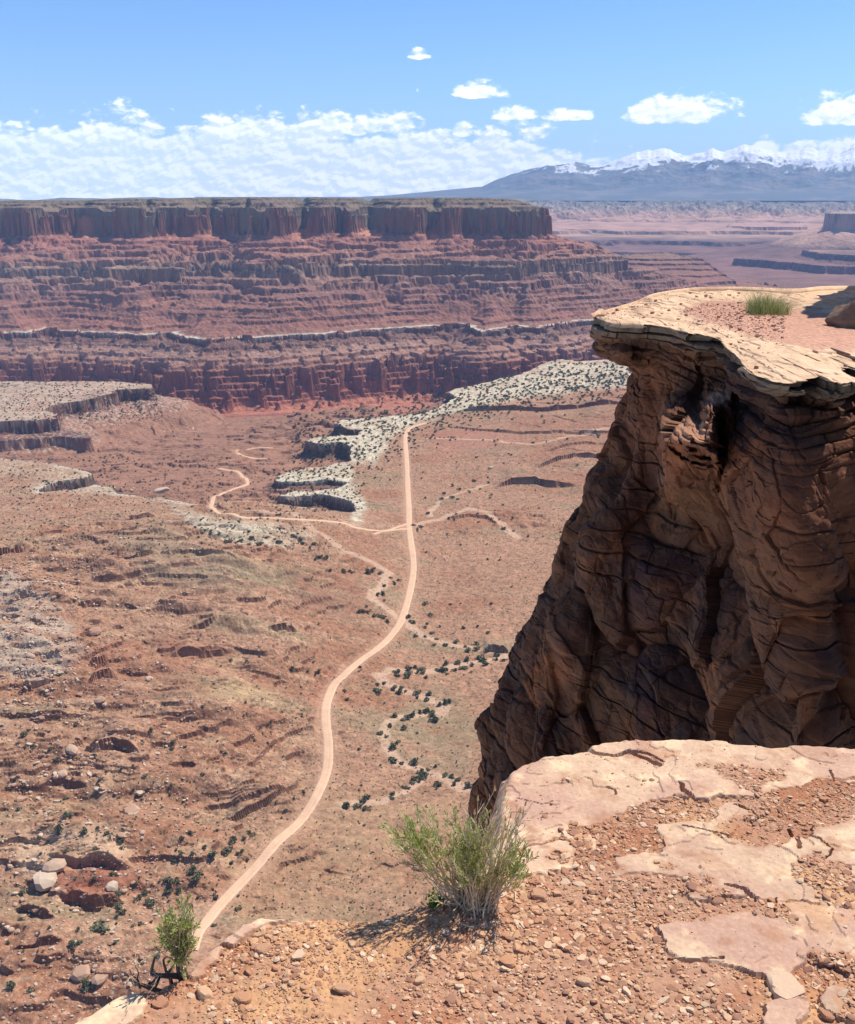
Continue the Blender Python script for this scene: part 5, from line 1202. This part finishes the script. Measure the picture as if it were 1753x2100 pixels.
def tube(path, r0, r1, k=4):
    path = np.asarray(path, float); n = len(path)
    t = np.gradient(path, axis=0); t /= np.linalg.norm(t, axis=1)[:, None] + 1e-12
    a = np.cross(t, (.31, .9, .27)); a /= np.linalg.norm(a, axis=1)[:, None] + 1e-12; b = np.cross(t, a)
    rad = np.linspace(r0, r1, n)[:, None, None]; th = np.arange(k) * 2 * np.pi / k
    V = path[:, None] + rad * (a[:, None] * np.cos(th)[None, :, None] + b[:, None] * np.sin(th)[None, :, None])
    i = np.arange(n * k).reshape(n, k); j = np.roll(i, -1, 1)
    Q = np.stack([i[:-1], j[:-1], j[1:], i[1:]], -1).reshape(-1, 4)
    return V.reshape(-1, 3), Q
class Bag:
    def __init__(s): s.V = []; s.Q = []; s.C = []; s.n = 0
    def add(s, V, Q, c=None):
        s.V.append(V); s.Q.append(np.asarray(Q) + s.n); s.n += len(V)
        s.C.append(np.zeros((len(V), 3)) + (0 if c is None else c))
    def build(s, name, mat, parent):
        return mesh_np(name, np.concatenate(s.V), quads=np.concatenate(s.Q), mat=mat, parent=parent, colors=np.concatenate(s.C).astype(np.float32))
def curve(a, b, r, sag=.12, n=7, up=None):
    a = np.asarray(a, float); b = np.asarray(b, float); L = np.linalg.norm(b - a)
    m = (a + b) / 2 + r.normal(0, sag * L * .5, 3) + (np.array((0, 0, -sag * L)) if up is None else np.asarray(up) * L)
    t = np.linspace(0, 1, n)[:, None]; p = (1 - t) ** 2 * a + 2 * t * (1 - t) * m + t * t * b
    p[1:-1] += r.normal(0, .012 * L, (n - 2, 3)); return p
def leaf(bag, p, d, L, w, r):
    d = d / (np.linalg.norm(d) + 1e-9); s = np.cross(d, r.normal(size=3)); s /= np.linalg.norm(s) + 1e-9
    q = p + d * L * .5 + r.normal(0, L * .06, 3)
    bag.add(np.array([p, q + s * w, p + d * L, q - s * w]), [(0, 1, 2, 3)], r.uniform(0, 1))
def empty(name, loc):
    o = bpy.data.objects.new(name, None); COL.objects.link(o); o.location = loc; o.empty_display_size = .1; return o
def frame(u, v):
    q = on_plane([(u, v)], LZ)[0]; p = np.array([q[0], q[1], float(lsample(LH, q[0], q[1]))]); px = math.sqrt(q[0] ** 2 + q[1] ** 2 + LZ * LZ) / FU
    X, Y, Z_ = ray(u, v); f = np.array([X, Y, Z_]); f /= np.linalg.norm(f); rt = np.cross(f, (0, 0, 1)); rt /= np.linalg.norm(rt); fw = np.array((f[0], f[1], 0)); fw /= np.linalg.norm(fw)
    upk = 1 / math.cos(math.asin(-f[2]))
    def loc(dx, dy, dd=0.0):               # offsets in picture units (right, up) and metres away from the viewer
        return rt * dx * .94 * px + np.array((0, 0, 1)) * (dy * .76 * px * upk - dd * math.tan(math.asin(-f[2])) * 0) + fw * dd
    return p, loc, px
def big_bush():
    r = np.random.default_rng(71); p0, loc, px = frame(968, 1852)
    root = empty('rabbitbrush', p0); tag(root, 'largest green and straw-stemmed bush, at the ledge edge in the bottom centre', 'bush')
    st = Bag(); lf = Bag(); sd = Bag()
    # (centre dx, dy, spread x, spread y, stems, leafiness, bare top)
    cl = [(-132, 178, 36, 16, 24, 1.3, .0), (-170, 145, 14, 20, 5, .6, 0), (-70, 90, 24, 26, 7, .5, .05), (-48, 168, 16, 12, 5, .6, 0), (-16, 140, 24, 34, 18, 1.2, .2), (18, 180, 30, 26, 13, .9, .6), (56, 140, 28, 40, 16, .25, .5), (98, 132, 18, 36, 15, 1.1, .2), (-5, 88, 44, 26, 17, .9, .1), (55, 76, 34, 30, 16, .3, .2), (30, 226, 36, 14, 9, .0, 1), (70, 190, 36, 26, 12, .1, 1)]
    for cx, cy, sx, sy, n, leafy, bare in cl:
        for k in range(max(3, int(n * .8))):
            tip = loc(cx + r.normal(0, sx * .6), cy + r.normal(0, sy * .6), r.normal(0, .055)) ; tip[2] = max(tip[2], .03)
            bx = np.clip(cx * .22, -28, 34); base = loc(bx + r.normal(0, 13), r.uniform(-4, 6), r.normal(0, .025))
            path = curve(base, tip, r, .10, 9, up=(r.normal(0, .05) - np.sign(cx) * .0, r.normal(0, .04), -.06 if abs(cx) > 60 else .02))
            V, Q = tube(path, r.uniform(.0016, .0030), .0006, 4); st.add(V, Q)
            L = np.linalg.norm(tip - base)
            for b in range(r.integers(4, 8)):
                i = r.integers(4, 8); d = path[i] - path[i - 1]; d /= np.linalg.norm(d); d = d + r.normal(0, .38, 3); d[2] = abs(d[2]) + .2; d /= np.linalg.norm(d)
                e = path[i] + d * L * r.uniform(.10, .24); tw = curve(path[i], e, r, .05, 4); V, Q = tube(tw, .0009, .0004, 3); st.add(V, Q)
                if leafy:
                    for q in range(int(r.poisson(11 * leafy))):
                        t = r.uniform(.25, 1); pp = tw[0] + (tw[-1] - tw[0]) * t; leaf(lf, pp, d + r.normal(0, .5, 3) + (0, 0, .3), r.uniform(.009, .018), r.uniform(.0009, .0016), r)
            if leafy:
                for q in range(int(r.poisson(12 * leafy))):
                    t = r.uniform(.62, 1.0) if bare < .5 else r.uniform(.5, .78); i = min(int(t * 8), 7); pp = path[i] + (path[i + 1] - path[i]) * r.uniform(); leaf(lf, pp, path[i + 1] - path[i] + r.normal(0, .02, 3), r.uniform(.010, .022), r.uniform(.0009, .0017), r)
            if bare and r.uniform() < bare:
                sd = Bag(); V, Q = tube(np.array([tip - (0, 0, .003), tip + (0, 0, .003), tip + (r.normal(0, .002), 0, .011)]), .0032, .0010, 6); sd.add(V, Q); sd.build('seed_head', M_seed, root)
    for k in range(120):                    # old dry stubs and litter at the crown
        a = loc(r.normal(2, 26), r.uniform(-2, 8), r.normal(0, .035)); e = a + r.normal(0, .022, 3); e[2] = abs(e[2]) + .01; V, Q = tube(curve(a, e, r, .1, 4), .0020, .0010, 4); st.add(V, Q)
    st.build('stems', M_stem, root); lf.build('leaves', M_leaf, root)
    # leafy sprig growing under it at the left
    p1, loc1, px1 = frame(893, 1850); o = empty('leafy_weed', p1); tag(o, 'small bright green leafy weed under the left side of the largest bush', 'weed')
    lf = Bag(); st = Bag()
    for k in range(46):
        tip = loc1(r.normal(0, 13), abs(r.normal(14, 9)), r.normal(0, .015)); V, Q = tube(curve((0, 0, 0), tip, r, .08, 5), .0009, .0004, 3); st.add(V, Q)
        for q in range(9):
            pp = tip * r.uniform(.3, 1.05) + r.normal(0, .004, 3); leaf(lf, pp, r.normal(0, 1, 3) + (0, 0, .6), r.uniform(.006, .011), .0026, r)
    st.build('stems', M_stem, o); lf.build('leaves', M_leaf2, o)
big_bush()
def left_bush():
    r = np.random.default_rng(83); p0, loc, px = frame(372, 1990)
    root = empty('blackbrush', p0); tag(root, 'sparse leafy shrub with dark twisted trunk and dead branches, at the lower left rim', 'bush')
    wood = Bag(); st = Bag(); lf = Bag(); dead = Bag()
    P = lambda pts: np.array([loc(a, b, c) for a, b, c in pts])
    def limb(pts, r0, r1, bag=wood, k=7):
        p = P(pts); q = smooth_path(p, .006); q = q + np.cumsum(r.normal(0, .0006, q.shape), 0) * .5; V, Q = tube(q, r0, r1, k); bag.add(V, Q); return q
    limb([(2, -4, 0), (0, 14, 0), (-3, 30, .01), (2, 48, .01), (-4, 66, .0), (-2, 82, 0)], .0105, .0045)
    limb([(2, -4, 0), (8, 16, -.01), (6, 34, -.01), (12, 54, 0), (22, 66, 0)], .0075, .003)
    main = limb([(0, -2, 0), (-16, -6, -.01), (-36, -8, -.01), (-56, -4, 0), (-76, 4, .01), (-96, 14, .02), (-112, 20, .02)], .0085, .0022)
    limb([(-4, 14, 0), (-20, 18, .0), (-36, 22, 0), (-48, 26, 0), (-56, 34, 0), (-46, 62, .01)], .0075, .0022)
    limb([(-44, 22, 0), (-56, 10, 0), (-62, 12, 0)], .0058, .004)
    limb([(-20, -2, 0), (-24, 14, 0), (-30, 30, 0), (-34, 48, .01), (-26, 60, 0)], .0048, .0018)
    limb([(-26, 24, 0), (-16, 36, 0), (-8, 50, 0)], .0040, .0016)
    limb([(-52, -3, 0), (-46, -18, .0), (-48, -26, 0)], .0030, .0014); limb([(-52, -2, 0), (-44, 14, 0), (-40, 22, 0)], .0028, .0016)
    limb([(-80, 4, 0), (-84, 24, 0), (-92, 34, 0), (-96, 48, 0)], .0030, .0010); limb([(-84, 24, 0), (-80, 40, 0), (-84, 54, 0)], .0022, .0008)
    limb([(-112, 20, .02), (-114, 40, .02), (-110, 58, .02)], .0016, .0006, dead, 4)
    limb([(6, 0, -.02), (6, 18, -.02), (2, 30, -.02)], .0050, .0028, dead, 6); limb([(-22, -4, -.02), (-10, 4, -.02), (-2, 8, -.02)], .0026, .0016, dead, 5)
    for cx, cy, sx, sy, n, leafy in [(-36, 140, 12, 14, 9, 1.3), (-14, 158, 10, 10, 5, 1.0), (16, 158, 14, 14, 10, 1.2), (26, 126, 7, 18, 6, .7), (0, 90, 13, 12, 9, 1.4), (-18, 80, 14, 10, 5, .6), (24, 90, 6, 12, 4, 1.0), (-4, 122, 24, 18, 16, .08), (10, 70, 18, 14, 8, .2), (14, 108, 5, 8, 4, 1.2)]:
        for k in range(n):
            tip = loc(cx + r.normal(0, sx * .6), cy + r.normal(0, sy * .6), r.normal(0, .03)); base = loc(r.normal(2, 6), r.uniform(34, 60), r.normal(0, .01))
            path = curve(base, tip, r, .10, 7, up=(0, 0, -.03)); V, Q = tube(path, .0020, .0007, 4); st.add(V, Q); L = np.linalg.norm(tip - base)
            for b in range(r.integers(3, 7)):
                i = r.integers(2, 6); d = path[i] - path[i - 1]; d /= np.linalg.norm(d); d = d + r.normal(0, .5, 3); e = path[i] + d / np.linalg.norm(d) * L * r.uniform(.12, .28)
                V, Q = tube(curve(path[i], e, r, .06, 4), .0010, .0004, 3); st.add(V, Q)
                for q in range(int(r.poisson(8 * leafy))): leaf(lf, path[i] + (e - path[i]) * r.uniform(.3, 1.05), d + r.normal(0, .5, 3) + (0, 0, .2), r.uniform(.008, .016), r.uniform(.0014, .0022), r)
    dead.build('dead_branch', M_stem, root)
    dead = Bag()
    for k in range(70):
        a = loc(r.normal(-70, 26), r.uniform(20, 70), r.normal(0, .03)); V, Q = tube(curve(a, a + r.normal(0, .016, 3), r, .1, 4), .0007, .0003, 3); dead.add(V, Q)
    wood.build('trunk', M_wood, root); st.build('twigs', M_stem, root); lf.build('leaves', M_leaf, root); tag(dead.build('dead_twigs', M_stem, root), kind='stuff')
left_bush()
def grass_tuft():
    r = np.random.default_rng(91); p0 = outcrop_top(1574, 648); o = empty('bunch_grass', p0); px = np.linalg.norm(p0) / FU
    tag(o, 'green and straw bunch grass tuft on the sunlit cap of the overhanging outcrop', 'grass tuft')
    g1 = Bag(); g2 = Bag()
    for k in range(760):
        x = r.uniform(-46, 42); b = np.array((x * px * .8, r.normal(0, .12), -.01)); h = (46 - abs(x + 12) * .38) * px * r.uniform(.5, 1.1)
        lean = r.normal(-.15 if x < 0 else .25, .35); tip = b + (lean * h, r.normal(0, .35) * h, h)
        p = curve(b, tip, r, .0, 5, up=(0, 0, .16)); w = r.uniform(.0022, .0042); s = np.array((1, .3, 0)) * w
        n = len(p); f = np.linspace(1, .15, n)[:, None]; V = np.concatenate([p - s * f, p + s * f]); i = np.arange(n - 1)
        (g1 if r.uniform() < (.8 if x < 0 else .5) else g2).add(V, np.stack([i, i + 1, i + 1 + n, i + n], -1), r.uniform(0, .55))
    for k in range(26):
        b = np.array((r.normal(0, .12), 0, 0)); tip = b + (r.normal(-.15, .3), r.normal(0, .2), r.uniform(.45, .7)); V, Q = tube(curve(b, tip, r, .02, 6), .0016, .0007, 3); g2.add(V, Q, .95)
    g1.build('green_blades', M_grass, o); m = g2.build('dry_blades', M_grass, o)
    a = m.data.color_attributes['Col']; c = np.ones((len(m.data.vertices), 4), np.float32); c[:, :3] = .85; a.data.foreach_set('color', c.ravel())
grass_tuft()
